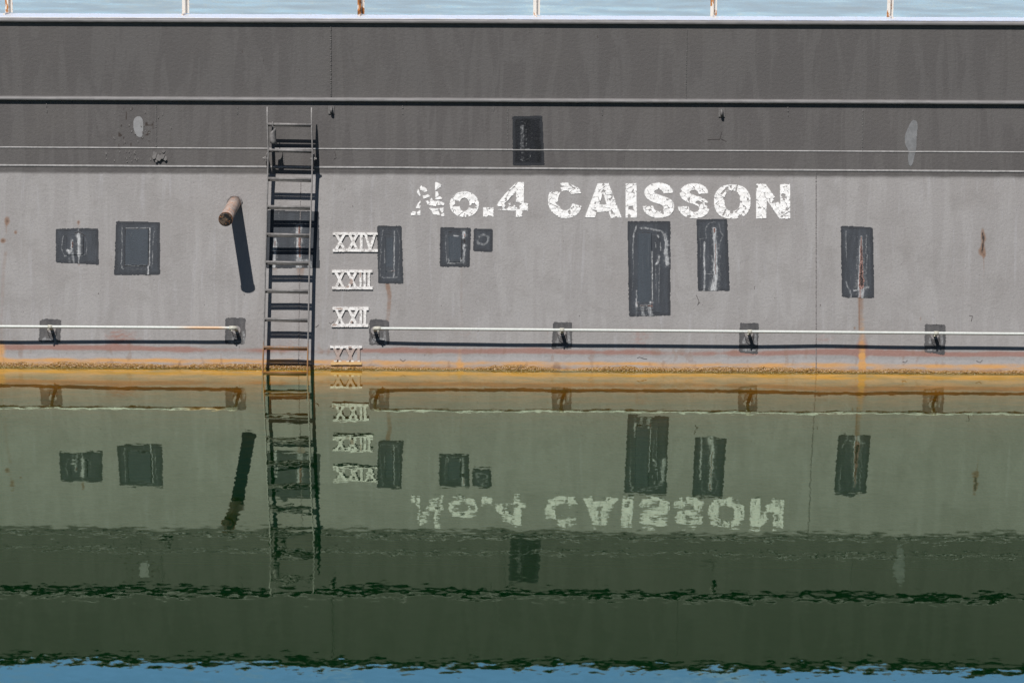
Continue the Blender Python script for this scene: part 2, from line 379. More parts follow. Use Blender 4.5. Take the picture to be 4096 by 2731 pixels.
# streaks
A[:, 1] += stroke(X, Y, [(1548, 1130), (1558, 1180), (1556, 1230), (1548, 1300)], 10, 7, 8, .85, .45)*(.7+.6*nzf)
A[:, 1] += stroke(X, Y, [(1203, 1065), (1200, 1150)], 18, 12, 9, .8, .1) + stroke(X, Y, [(1100, 1070), (1104, 1115)], 13, 12, 8, .5, .05)
A[:, 1] += .42*stroke(X, Y, [(1846, 1068), (1844, 1310)], 5, 8, 8, .8, .7)
B[:, 0] += stroke(X, Y, [(1838, 1370), (1840, 1470)], 12, 20, 10, .15, .6)*(.5+.9*nzf)
A[:, 1] += stroke(X, Y, [(3443, 1190), (3442, 1255), (3442, 1400)], 12, 18, 9, .8, .15) + stroke(X, Y, [(3436, 1190), (3437, 1320)], 3, 4, 2, .8, .6)
B[:, 0] += stroke(X, Y, [(3446, 1200), (3447, 1320), (3448, 1420)], 12, 24, 14, .12, .7)*(.6+.8*nzf) + stroke(X, Y, [(3448, 1425), (3449, 1475)], 13, 10, 14, .7, .9)*(.7+.6*nzf)
A[:, 2] += .5*stroke(X, Y, [(3448, 1360), (3448, 1430)], 22, 20)
A[:, 1] += stroke(X, Y, [(22, 1010), (14, 1080), (6, 1250), (4, 1400)], 8, 12, 9, .45, .35)
B[:, 0] += .9*blob(X, Y, 2, 1400, 18, 32, .9)
# rust blots
for cx, cy, rx, ry, k in ((28, 883, 12, 17, .9), (25, 915, 5, 22, .5), (62, 929, 7, 8, .9), (11, 963, 9, 9, .9), (16, 960, 18, 14, .35), (314, 889, 6, 9, .9), (314, 905, 10, 9, .35),
                          (3931, 930, 8, 18, .75), (3934, 952, 11, 18, .9), (3931, 985, 8, 18, 1), (3928, 1006, 15, 18, 1.), (3937, 1018, 7, 12, .9), (3682, 1275, 5, 9, .6), (3418, 1312, 5, 7, .8),
                          (1660, 1345, 6, 12, .25), (3560, 1077, 9, 10, .25), (2192, 1325, 4, 14, .5), (316, 1060, 5, 5, .6)):
    b = blob(X, Y, cx, cy, rx, ry, .45); A[:, 1] += k*b; B[:, 1] += .55*k*blob(X, Y, cx, cy, rx*.5, ry*.5, .5)
B[:, 1] += stroke(X, Y, [(3931, 935), (3934, 960), (3930, 1000)], 3, 4)*.7
A[:, 1] += stroke(X, Y, [(3934, 1028), (3936, 1070), (3931, 1130)], 4, 5, 2, .7, .25)
A[:, 1] += .3*stroke(X, Y, [(3560, 1088), (3558, 1160)], 3, 4, 2)
for cx, cy, k in ((700, 845, .2), (180, 1180, .2)): A[:, 1] += k*blob(X, Y, cx, cy, 30, 14, .8)*nzf*0
for k in range(26):      # faint vertical runs and scrapes
    rx = rs0.uniform(0, 4096); ry = rs0.uniform(720, 1200); L = rs0.uniform(40, 260)
    A[:, 1] += rs0.uniform(.05, .16)*stroke(X, Y, [(rx, ry), (rx+rs0.uniform(-4, 4), ry+L)], rs0.uniform(2, 7), 8, 3, 1, .2)
for (ax, ay, bx, by) in ((2290, 1260, 2350, 1160), (2350, 1160, 2370, 1140), (2210, 1176, 2460, 1168), (1700, 1195, 1760, 1200), (3620, 1160, 3650, 1166)): A[:, 1] += .22*stroke(X, Y, [(ax, ay), (bx, by)], 1.5, 3)
# two bare oval spots on the dark paint
A[:, 0] = np.maximum(A[:, 0], .82*blob(X, Y, 3645, 525, 1, 1)*0)
# fine dark line along the paint edge
B[:, 1] += .28*np.exp(-((Y-yPaint(X))/5)**2)*nzf*1.6
# broken paint spots
B[:, 1] += .9*ss(.80, .85, vnoise(X, Y*.7, 1/9., 77))*blob(X, Y, 530, 520, 95, 110, .5)
B[:, 1] += .5*ss(.78, .84, vnoise(X, Y*.6, 1/11., 78))*blob(X, Y, 620, 1090, 120, 80, .8)*.8
i0 = (np.arange(ns-1)[:, None]*nx+np.arange(nx-1)[None]).ravel()
Q = np.stack([i0, i0+1, i0+nx+1, i0+nx], 1)
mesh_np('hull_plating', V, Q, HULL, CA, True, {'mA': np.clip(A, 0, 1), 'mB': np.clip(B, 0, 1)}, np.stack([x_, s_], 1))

# back and ends of the caisson so it is a solid body
m_ = MB(); t0 = pos(0, SHI, 0)
yb = t0[1]+.0; zt = t0[2]
pl = pos(0, SLO, 0)
bk = NM('hull back paint').fin(C_DARK, .7)

# ------------------------------------------------------------------ masked plate: grid cells kept where mask is true, with skirts
def plate(name, box, mask, mat, parent, top=.002, cell=.004, attrs=None, lift=None, base=-.003):
    X0, X1, Y0, Y1 = box
    cx, cs = inv([X0, X1, X0, X1], [Y0, Y0, Y1, Y1])
    xs = np.arange(cx.min(), cx.max()+cell, cell); sv = np.arange(cs.min(), cs.max()+cell, cell)
    gx, gs = np.meshgrid(xs, sv); Xp, Yp = proj(pos(gx, gs, 0).reshape(-1, 3)); Xp = Xp.reshape(gx.shape); Yp = Yp.reshape(gx.shape)
    mx = (gx[:-1, :-1]+gx[1:, 1:])/2; ms = (gs[:-1, :-1]+gs[1:, 1:])/2
    Xc, Yc = proj(pos(mx, ms, 0).reshape(-1, 3)); keep = mask(Xc, Yc).reshape(mx.shape)
    d = dent(gx, gs); t = top if lift is None else top+lift(Xp, Yp)
    Vt = pos(gx, gs, d+t).reshape(-1, 3); Vb = pos(gx, gs, d+base).reshape(-1, 3); N = gx.size; w_ = gx.shape[1]
    r, c = np.nonzero(keep); i = r*w_+c
    Qs = [np.stack([i, i+1, i+w_+1, i+w_], 1)]
    kp = np.pad(keep, 1)
    for dr, dc, a, b in ((-1, 0, 0, 1), (1, 0, w_+1, w_), (0, -1, w_, 0), (0, 1, 1, w_+1)):
        e = keep & ~kp[1+dr:kp.shape[0]-1+dr, 1+dc:kp.shape[1]-1+dc]
        r, c = np.nonzero(e); i = r*w_+c
        Qs.append(np.stack([i+a, i+a+N, i+b+N, i+b], 1))
    Q = np.concatenate(Qs); V = np.concatenate([Vt, Vb]); uv = np.concatenate([np.stack([gx.ravel(), gs.ravel()], 1)]*2)
    used, invx = np.unique(Q, return_inverse=True); Q = invx.reshape(Q.shape)
    at = None
    if attrs:
        at = {k: np.clip(np.concatenate([f(Xp.ravel(), Yp.ravel())]*2)[used], 0, 1) for k, f in attrs.items()}
    else: at = {'mA': np.zeros((len(used), 3))}
    return mesh_np(name, V[used], Q, mat, parent, False, at, uv[used])
def inpoly(X, Y, P):
    P = np.asarray(P, float); r = np.zeros(np.shape(X), bool); j = len(P)-1
    for i in range(len(P)):
        (x1, y1), (x2, y2) = P[i], P[j]
        c = ((y1 > Y) != (y2 > Y)) & (X < (x2-x1)*(Y-y1)/((y2-y1) if y2 != y1 else 1e-9)+x1)
        r ^= c; j = i
    return r
def chaikin(P, n=2):
    P = [np.array(p, float) for p in P]
    for _ in range(n):
        Q = []
        for i in range(len(P)):
            a, b = P[i], P[(i+1) % len(P)]; Q += [a*.75+b*.25, a*.25+b*.75]
        P = Q
    return P

# ------------------------------------------------------------------ lettering, cracked into flakes
def cracks(Xc, Yc, seed, cell=19., wd=1.15):
    """voronoi cells: returns crack mask (True=paint) and a curl height"""
    rs = np.random.RandomState(seed)
    x0, x1, y0, y1 = Xc.min()-30, Xc.max()+30, Yc.min()-30, Yc.max()+30
    gxn = int((x1-x0)/cell)+1; gyn = int((y1-y0)/cell)+1
    pts = np.array([(x0+(i+rs.rand())*cell, y0+(j+rs.rand())*cell) for i in range(gxn) for j in range(gyn)])
    wx = 5*(fbm(Xc, Yc, 1/11., seed+70, 3)-.5); D = np.hypot((Xc+wx)[:, None]-pts[None, :, 0], (Yc[:, None]+wx[:, None]-pts[None, :, 1])*1.5)
    o = np.argsort(D, 1)[:, :2]; d1 = np.take_along_axis(D, o[:, :1], 1)[:, 0]; d2 = np.take_along_axis(D, o[:, 1:2], 1)[:, 0]
    e = (d2-d1)/2
    pr = ((o[:, 0]*7+o[:, 1]*13)+(o[:, 1]*7+o[:, 0]*13)) % 11/11.
    wv = wd*(.1+1.7*pr**2)*(.05+1.9*fbm(Xc, Yc, 1/50., seed+5, 2)**1.4)+1.2*(fbm(Xc, Yc, .12, seed, 2)-.5)
    gone = (rs.rand(len(pts)) < .02)[o[:, 0]]
    chip = (fbm(Xc, Yc, 1/17., seed+50, 3) > .705)
    return (e > wv) & ~gone & ~chip, e
def letter(name, box, shape, seed, cell=19., wd=1.15, chipf=None):
    def mask(Xc, Yc):
        n = 1.6*(fbm(Xc, Yc, .18, seed+9, 2)-.5)
        k = shape(Xc+n, Yc-n)
        out = np.zeros(Xc.shape, bool); idx = np.nonzero(k)[0]
        c, _ = cracks(Xc[idx], Yc[idx], seed, cell, wd); out[idx] = c
        if chipf is not None: out &= chipf(Xc, Yc)
        return out
    def lift(Xp, Yp): return .004*np.clip(fbm(Xp, Yp, 1/16., seed+3, 2)-.42, 0, 1)*2.2
    return plate(name, box, mask, LETTER, CA, .0035, .0032, lift=lift, base=.0005)
z6 = lambda P: [(1600+x/4.276, 700+y/4.276) for x, y in P]
z7 = lambda P: [(2100+x/3.92, 700+y/3.92) for x, y in P]
z8 = lambda P: [(2650+x/3.92, 700+y/3.92) for x, y in P]
NF = [[(184,698),(192,640),(225,622),(271,625),(264,685)], [(285,640),(352,598),(348,690),(305,685)], [(268,565),(300,500),(348,435),(360,500),(340,575),(300,570)],
      [(340,215),(365,180),(380,205),(430,215),(455,240),(470,290),(350,292)], [(292,290),(312,240),(335,300),(350,340),(345,368),(305,335)], [(382,350),(440,350),(478,330),(515,368),(405,410)],
      [(596,122),(640,130),(700,165),(735,180),(660,225),(605,270)], [(600,280),(645,285),(665,350),(605,390)], [(592,425),(610,390),(690,365),(725,410),(650,420)], [(500,430),(545,390),(565,432)],
      [(440,450),(500,430),(510,480),(475,510)], [(485,515),(520,480),(500,440),(585,440),(620,495),(620,540)], [(590,435),(680,445),(675,520),(640,525)], [(690,450),(757,480),(752,520),(680,515)],
      [(492,568),(660,575),(655,600),(550,628)], [(545,632),(655,610),(690,690),(570,675)], [(668,575),(745,560),(740,645),(715,645)], [(705,672),(752,648),(755,708),(708,706)]]
NF = [z6(p) for p in NF]
def sh_N1(X, Y):
    r = np.zeros(X.shape, bool)
    for p in NF: r |= inpoly(X, Y, p)
    return r
ell = lambda X, Y, cx, cy, rx, ry, p=2.: (np.abs((X-cx)/rx)**p+np.abs((Y-cy)/ry)**p) < 1
def sh_o(X, Y):
    (cx, cy), = z6([(1101, 505)])
    return ell(X, Y, cx, cy, 58.5, 51.5) & ~ell(X, Y, cx, cy, 20.5, 26.5)
def chip_o(X, Y):
    return ~inpoly(X, Y, z6([(935, 440), (1010, 445), (1040, 500), (1010, 540), (905, 545), (900, 530), (945, 495)]))
def sh_dot(X, Y): return inpoly(X, Y, z6([(1420, 555), (1600, 558), (1598, 715), (1422, 712)]))
def sh_4(X, Y):
    return inpoly(X, Y, z6([(1990,135),(2020,125),(2120,125),(2118,480),(2190,488),(2190,612),(2105,606),(2105,712),(1985,720),(1985,612),(1663,605),(1668,485),(1780,345),(1905,215)])) & ~inpoly(X, Y, z6([(1815, 487), (1880, 390), (1985, 300), (1985, 478)]))
def sh_C(X, Y):
    (cx, cy), = z7([(632, 400)])
    r = ell(X, Y, cx, cy, 68.5, 71, 2.2) & ~ell(X, Y, cx, cy, 28.5, 39.5, 2.2)
    return r & ~inpoly(X, Y, z7([(640, 380), (735, 305), (900, 283), (900, 492), (742, 448), (640, 400)]))
def chip_C(X, Y):
    return ~inpoly(X, Y, z7([(340, 275), (400, 265), (525, 262), (560, 200), (640, 180), (560, 165), (560, 100), (340, 100)])) & ~inpoly(X, Y, z7([(350, 580), (430, 585), (470, 620), (520, 650), (500, 700), (350, 700)])) & ~inpoly(X, Y, z7([(470, 425), (530, 420), (535, 480), (500, 470)]))
def sh_A(X, Y):
    return inpoly(X, Y, z7([(1140,132),(1312,132),(1518,672),(1345,672),(1310,580),(1120,580),(1098,668),(938,668)])) & ~inpoly(X, Y, z7([(1222, 275), (1165, 465), (1280, 465)]))
def sh_I(X, Y): return inpoly(X, Y, z7([(1580, 135), (1750, 135), (1752, 672), (1578, 672)]))
SP = [(2322,285),(2322,285),(2172,292),(2172,292),(2150,245),(2095,225),(2040,240),(2020,265),(2040,290),(2090,310),(2200,345),(2290,385),(2335,450),(2340,530),(2310,600),(2240,655),(2130,678),(2010,675),(1910,625),(1860,560),(1845,490),(1845,490),(2005,488),(2005,488),(2030,550),(2085,580),(2150,570),(2180,530),(2170,495),(2110,460),(1965,415),(1885,345),(1865,260),(1900,200),(1975,145),(2070,125),(2170,130),(2260,165),(2310,230)]
S1 = chaikin(z7(SP)); S2 = chaikin(z8([(x-1845+242, y+8) for x, y in SP]))
sh_S1 = lambda X, Y: inpoly(X, Y, S1); sh_S2 = lambda X, Y: inpoly(X, Y, S2)
def sh_O(X, Y):
    (cx, cy), = z8([(1094, 422)])
    return ell(X, Y, cx, cy, 73, 68.5, 2.35) & ~ell(X, Y, cx, cy-3, 31.5, 40.5, 2.4)
def chip_O(X, Y):
    return ~inpoly(X, Y, z8([(1135, 270), (1165, 150), (1185, 150), (1160, 275)])) & ~inpoly(X, Y, z8([(905, 300), (990, 205), (1030, 180), (1040, 220), (1000, 240), (930, 320)])) & ~inpoly(X, Y, z8([(930, 640), (985, 545), (1003, 545), (965, 640)])) & ~inpoly(X, Y, z8([(1010, 660), (1060, 590), (1030, 660)]))
def sh_N2(X, Y): return inpoly(X, Y, z8([(1470,145),(1615,145),(1845,470),(1843,148),(2000,148),(2000,688),(1835,688),(1632,395),(1628,685),(1467,685)]))
for nm, bx, sh, sd, cl, wd, cf in (
        ('letter_n', (1636, 1782, 710, 872), sh_N1, 1, 40, .3, None), ('letter_o', (1794, 1922, 762, 876), sh_o, 2, 21, 1.2, chip_o), ('full_stop', (1928, 1978, 825, 872), sh_dot, 3, 20, 1.4, None),
        ('digit_four', (1985, 2118, 724, 874), sh_4, 4, 22, 1., None), ('letter_c', (2186, 2334, 724, 878), sh_C, 5, 18, 1.1, chip_C), ('letter_a', (2334, 2492, 728, 876), sh_A, 6, 20, .95, None),
        ('letter_i', (2498, 2552, 728, 876), sh_I, 7, 20, 1.1, None), ('letter_s', (2565, 2702, 726, 878), sh_S1, 8, 19, 1., None), ('letter_s', (2706, 2846, 730, 880), sh_S2, 19, 19, 1., None),
        ('letter_o', (2850, 3008, 736, 880), sh_O, 10, 21, .9, chip_O), ('letter_n', (3018, 3166, 732, 880), sh_N2, 11, 20, .95, None)):
    letter(nm, bx, sh, sd, cl, wd, cf)

# ------------------------------------------------------------------ primer patches
def roundbox(X, Y, P, rag, seed):
    """quad P (tl,tr,br,bl) with ragged brushed edges"""
    n1 = rag*2*(fbm(X, Y, 1/5., seed, 2)-.5)+rag*1.8*(fbm(X, Y, 1/34., seed+1, 2)-.5); n2 = rag*2*(fbm(X, Y, 1/5., seed+2, 2)-.5)+rag*1.8*(fbm(X, Y, 1/34., seed+4, 2)-.5)
    return inpoly(X+n1, Y+n2, chaikin([p for p in P], 0) if False else P)
def bevel(P, r):
    Q = []
    for i in range(len(P)):
        p = np.array(P[i], float); a = np.array(P[i-1], float); b = np.array(P[(i+1) % len(P)], float)
        Q += [p+(a-p)/np.linalg.norm(a-p)*r, p+((a-p)/np.linalg.norm(a-p)+(b-p)/np.linalg.norm(b-p))*r*.3, p+(b-p)/np.linalg.norm(b-p)*r]
    return Q
def patch(P, mat, seed, light=(), rust=(), dark=(), blue=(), raised=(), rag=1.4, name='primer_patch', label=None, r=5, top=.0022, edge=1.):
    P = bevel(P, r); Pn = np.array(P)
    box = (Pn[:, 0].min()-4, Pn[:, 0].max()+4, Pn[:, 1].min()-4, Pn[:, 1].max()+4)
    def acc(L, X, Y):
        a = np.zeros(X.shape)
        for q in L:
            pts, w0 = q[0], q[1]; w1 = q[2] if len(q) > 2 else w0; k = q[3] if len(q) > 3 else 1.
            Xn = X+2.2*(fbm(X, Y, 1/9., seed+31, 3)-.5)*2; Yn = Y+2.2*(fbm(X, Y, 1/9., seed+33, 3)-.5)*2
            a = np.maximum(a, k*stroke(Xn, Yn, pts, w0, max(w0*.9, 1.6), w1))
            if L is light: a = np.maximum(a, .42*k*stroke(Xn, Yn, pts, w0*2.2+2, w0*2.5+5, w1*2.2+2))
        return a
    def fA(X, Y): return np.stack([acc(light, X, Y), acc(rust, X, Y), acc(dark, X, Y)], 1)
    def fB(X, Y):
        b = np.zeros(X.shape)
        for (a, c, d, e) in blue: b = np.maximum(b, ss(a-6, a+6, X)*(1-ss(c-6, c+6, X))*ss(d-6, d+6, Y)*(1-ss(e-6, e+6, Y)))
        ed = 1-ss(5, 16, seg_d(X, Y, list(P)+[P[0]])[0]+8*(fbm(X, Y, 1/12., seed+8, 2)-.5))
        return np.stack([b, ed*edge, b], 1)
    def lift(X, Y):
        h = np.zeros(X.shape)
        for (a, c, d, e, hh) in raised:
            m = ss(a-1.5, a+1.5, X)*(1-ss(c-1.5, c+1.5, X))*ss(d-1.5, d+1.5, Y)*(1-ss(e-1.5, e+1.5, Y)); h += hh*m
        h += .004*acc(rust, X, Y)*(vnoise(X, Y, .4, seed)) + .0015*acc(light, X, Y)
        return h
    o = plate(name, box, lambda X, Y: roundbox(X, Y, P, rag, seed), mat, CA, top, .0042, {'mA': fA, 'mB': fB}, lift)
    if label: o['label'] = label
    return o
a5 = lambda *P: [(x/1.96, 700+y/1.96) for x, y in P]
b6 = lambda *P: [(1024+x/1.96, 700+y/1.96) for x, y in P]
c7 = lambda *P: [(2048+x/1.96, 700+y/1.96) for x, y in P]
d8 = lambda *P: [(3072+x/1.96, 700+y/1.96) for x, y in P]
q1 = lambda *P: [(180+x/4.704, 850+y/4.704) for x, y in P]
q2 = lambda *P: [(2500+x/3.92, 870+y/3.92) for x, y in P]
q3 = lambda *P: [(3340+x/3.485, 880+y/3.485) for x, y in P]
q4 = lambda *P: [(1300+x/5.226, 900+y/5.226) for x, y in P]
q5 = lambda *P: [(1600+x/4.276, 700+y/4.276) for x, y in P]
q6 = lambda *P: [(1030+x/5.227, 700+y/5.227) for x, y in P]
patch(q1((203,300),(1000,300),(1015,980),(203,940)), PATCH, 101,
      light=[(q1((630,420),(640,520),(640,800)),7,6,.95),(q1((630,300),(632,400)),2.2,2,.6),(q1((640,810),(632,965)),3,2,.8),(q1((350,430),(320,560),(310,700),(370,830),(400,810)),1.6,1.4,.6),(q1((520,780),(540,950)),7,5,.55),(q1((455,850),(465,930)),5,5,.4),(q1((770,480),(785,620),(775,780),(680,810)),1.4,1.4,.5),(q1((415,720),(490,720),(460,760)),5,5,1),(q1((520,520),(500,600),(510,690)),3.5,4,.8)],
      rust=[(q1((520,560),(515,650)),2.2,2.6,.9),(q1((425,730),(480,740)),2,2,.45)], dark=[(q1((520,540),(520,680)),1.3,1,.9),(q1((560,385),(620,370),(700,410),(760,450)),1.6,1.4,.9),(q1((720,460),(715,780)),1.1,1.1,.9),(q1((565,700),(565,810)),2,1.5,.7),(q1((360,440),(480,440),(550,410)),1.2,1.2,.6)],
      raised=[(180+410/4.7, 180+720/4.7, 850+440/4.7, 850+800/4.7, .005)], label='rectangular blue grey primer patch with a pale scar down its middle')
patch(q1((1335,165),(2160,180),(2163,1170),(1303,1175)), PATCH, 102,
      light=[(q1((1450,270),(1450,520),(1440,900),(1425,980),(1470,1060)),1.8,2,.55),(q1((1510,1000),(1920,1000)),1.5,1.5,.8),(q1((1520,293),(1970,290)),1.3,1.3,.7),(q1((1972,300),(1965,1000)),2.2,2.4,.8),(q1((1945,1000),(1940,1160)),3,2.6,.9),(q1((2050,360),(2030,700),(2010,1030)),1.7,2,.5),(q1((2000,270),(2050,260),(2085,360),(2030,350)),1.3,1.3,.45),(q1((1480,1060),(1900,1070)),4,4,.3),(q1((1590,400),(1610,440),(1660,330)),1,1,.35)],
      dark=[(q1((1500,310),(1740,305),(1960,300)),1.1,1.1,.95),(q1((1515,310),(1500,700),(1495,1000)),1.1,1.1,.8),(q1((1495,1005),(1910,1010)),1,1,.8),(q1((1960,330),(1955,680),(1950,1000)),1.2,1.,.9)],
      blue=[(502,592,916,1060)], raised=[(500,594,914,1062,.006),(592,597,914,1100,.004)], label='large blue grey primer patch with a square welded plate inside')
patch([(1066,841),(1275,846),(1279,1073),(1064,1072)], PATCH, 103,
      light=[(q6((370,1350),(360,1568)),6,9,.8),(q6((870,1090),(860,1200),(870,1568)),13,11,.85),(b6((340,500),(340,600),(335,730)),11,12,.75),(b6((148,510),(148,600),(140,730)),5,7,.8),(b6((370,670),(420,680),(420,730)),6,10,.6),(q6((480,760),(430,900)),8,5,.25)],
      rust=[(q6((870,1100),(880,1290),(880,1500)),4,5,.75),(b6((340,400),(345,520),(345,640)),4,4,.9),(b6((148,520),(147,560)),3,3,.6)], dark=[(q6((895,730),(895,900)),2,2,.9),(b6((343,400),(350,560)),1.3,1.3,.9),(b6((445,545),(440,700)),1.,1.,.6)],
      label='grey primer patch behind the ladder with a rusty vertical weld')
patch(q4((1090,20),(1600,22),(1640,1228),(1112,1220)), PATCH, 104,
      light=[(q4((1215,85),(1180,300),(1170,600),(1145,820),(1160,1080),(1230,1105)),1.4,1.6,.5),(q4((1450,130),(1445,500),(1440,960)),1.9,1.7,.8),(q4((1250,500),(1245,800)),2,2.2,.5),(q4((1500,80),(1560,250),(1555,700),(1525,1100)),1.3,1.3,.45),(q4((1230,1105),(1520,1100)),1.5,1.5,.7),(q4((1310,975),(1460,970)),1.4,1.4,.8),(q4((1445,980),(1435,1090)),3,2.5,.6),(q4((1150,500),(1190,580)),1.2,1.2,.5)],
      rust=[(q4((1400,975),(1455,965)),1.2,1.2,.8)], dark=[(q4((1440,620),(1440,740)),1,1,.7),(q4((1240,900),(1250,960)),2,2,.4)], blue=[(1545,1572,950,1070)], raised=[(1543,1573,945,1086,.005)],
      label='tall narrow blue grey primer patch touching the XXIV mark')
patch([(1761,908),(1883,912),(1879,1068),(1759,1066)], PATCH, 105,
      light=[(q5((1095,990),(1090,1080)),7,5,.95),(q5((1100,1200),(1085,1260)),5,4,1),(q5((1100,1270),(1085,1497)),5,6,.6),(q5((790,1010),(780,1250),(795,1480)),1.6,1.6,.45),(b6((1500,690),(1610,690)),1.6,1.6,.8),(b6((1510,660),(1510,690)),2.5,2.,.8),(b6((1608,655),(1608,690)),2.5,2.,.8),(q5((920,1040),(1000,1050)),3,3,.7)],
      rust=[(q5((1105,1010),(1100,1060)),1.5,1.5,.9),(q5((1085,1225),(1085,1240)),2,2,.5)], dark=[(q5((1045,1080),(1050,1450)),1.4,1.4,.8),(q5((1100,1100),(1110,1180)),4,3,.6),(q5((830,980),(1050,970)),1.5,1.2,.7),(b6((1510,693),(1605,694)),1,1,.8)],
      blue=[(1795,1846,945,1040)], raised=[(1796,1848,942,1050,.006)], label='blue grey primer patch with two bare white blots below the letter o')
patch([(1894,914),(1971,917),(1970,1007),(1893,1005)], PATCH, 106,
      light=[(q5((1345,1060),(1420,1020),(1510,1050),(1510,1120),(1470,1180),(1420,1195),(1340,1170),(1330,1130)),4.5,5,.5),(q5((1290,1110),(1340,1110)),2,2,.4)], dark=[(q5((1390,1130),(1430,1145)),1,1,.7)], label='small square primer patch with a round scuff ring')
patch(q2((40,62),(712,60),(712,1535),(62,1552)), PATCH, 107,
      light=[(q2((180,140),(135,260),(125,450),(120,640)),3.5,2,.6),(q2((240,165),(330,170),(450,195),(560,210),(610,260)),5,4,.55),(q2((620,280),(650,400),(640,550),(665,720)),7,9,.75),(q2((510,290),(530,310)),3,3,.8),(q2((480,400),(480,470)),1.4,1.4,.8),(q2((555,400),(560,520)),1.4,1.4,.7),(q2((420,540),(425,900),(428,1300)),1.7,2,.9),(q2((535,620),(520,700),(490,730)),5,4,.75),(q2((480,740),(480,900),(490,1150)),1.5,1.5,.5),(q2((540,740),(530,1350)),3,2,.45),(q2((180,1150),(180,1330)),2.4,2.4,.7),(q2((175,1340),(190,1390)),5,4,.9),(q2((240,1380),(400,1385)),3,3,.9),(q2((400,1340),(430,1330)),4,4,.9),(q2((180,1400),(180,1550)),5,3,.45),(q2((270,1400),(290,1550)),7,8,.55),(q2((380,1400),(400,1550)),8,9,.7),(q2((130,640),(130,900),(110,1130)),1.6,1.6,.4),(q2((205,700),(205,1000)),1,1,.35)],
      rust=[(q2((240,1378),(330,1382)),1.3,1.3,.7),(q2((360,1385),(425,1390)),2.6,2.6,.95),(q2((185,1330),(195,1385)),1.8,1.8,.6),(q2((430,1320),(428,1380)),1.6,1.6,.8)],
      dark=[(q2((210,250),(370,245),(420,260)),1.3,1.3,.8),(q2((190,130),(235,190),(440,215)),3.5,4,.4),(q2((440,650),(440,1280)),2.4,2.4,.45),(q2((180,1460),(320,1460),(460,1440)),1.6,1.4,.7),(q2((510,330),(600,420),(560,580)),5,6,.35),(q2((570,760),(560,1500)),3.5,3.5,.35)],
      blue=[(2550,2602,930,1210)], raised=[(2552,2606,933,1222,.007),(2604,2640,940,1250,.002)], label='tallest primer patch with a long inset panel and white rust stains at its foot')
patch(q2((1118,30),(1600,25),(1640,1150),(1143,1150)), PATCH, 108,
      light=[(q2((1270,330),(1258,170),(1330,85),(1420,80)),3,2.5,.4),(q2((1470,90),(1500,230),(1540,280),(1490,380),(1480,530)),3,3,.45),(q2((1165,335),(1280,335)),2,2,.4),(q2((1175,340),(1190,450),(1180,650)),1.8,1.8,.4),(q2((1243,390),(1240,560),(1248,900)),3.2,3.2,.85),(q2((1248,900),(1238,1150)),3.4,4.5,.65),(q2((1400,180),(1405,350)),7,7,.85),(q2((1410,350),(1420,600),(1415,960)),6,10,.9),(q2((1410,960),(1385,1150)),9,14,.95),(q2((1300,600),(1330,680)),2,2,.4),(q2((1250,885),(1400,890)),1.5,1.5,.6),(q2((1360,600),(1385,740)),3,3,.5),(q2((1490,600),(1530,750)),1.6,1.3,.35)],
      rust=[(q2((1400,180),(1400,230)),3,3,1.),(q2((1418,420),(1415,700),(1415,890)),1.2,1.2,1.)],
      dark=[(q2((1243,395),(1243,410)),1.5,1.5,.9),(q2((1420,310),(1428,380)),1.,1.,.7),(q2((1270,890),(1400,900)),1.,1.,.7),(q2((1180,950),(1390,970)),1.6,1.6,.4)], label='blue grey primer patch under the last letters with a pale pink crack')
patch(q3((77,85),(527,105),(545,1088),(97,1078)), PATCH, 109,
      light=[(q3((150,165),(155,400),(160,560)),2.4,2,.5),(q3((365,235),(360,400),(360,700),(360,940)),4,13,.85),(q3((440,215),(430,470),(450,500),(430,750)),3,2.5,.45),(q3((150,860),(180,940),(210,990),(220,1080)),2.5,4,.55),(q3((260,990),(330,980)),3,4,.7),(q3((330,960),(460,940)),6,4,.8),(q3((365,980),(365,1090)),12,11,.85),(q3((280,240),(280,320)),1.6,1.6,.35),(q3((200,240),(340,240)),1.4,1.4,.35),(q3((215,770),(215,860)),1.6,1.6,.3)],
      rust=[(q3((362,240),(365,500),(365,750),(365,925)),1.5,11,1.05),(q3((350,960),(350,1085)),5,5,.55),(q3((400,820),(405,850)),3,3,.8)],
      dark=[(q3((363,300),(366,560)),1,2,.8),(q3((365,620),(370,900)),2.6,7,.62)], label='blue grey primer patch with a long flame shaped rust wound')
k10 = lambda *P: [(2048+x/2.24, y/2.24) for x, y in P]
patch(k10((5,1043),(272,1040),(292,1480),(8,1483)), PATCHD, 110,
      light=[(k10((90,1130),(95,1250),(90,1330)),9,9,.42),(k10((120,1100),(130,1340)),4,4,.3),(k10((95,1350),(95,1430)),7,8,.3),(k10((80,1338),(158,1342)),1.2,1.2,.9),(k10((60,1110),(85,1090),(180,1130),(178,1280),(160,1330)),.9,.9,.3),(k10((75,1430),(100,1445),(160,1420),(170,1370)),1.,1.,.5)],
      label='black primer patch high on the dark paint', rag=1.0)
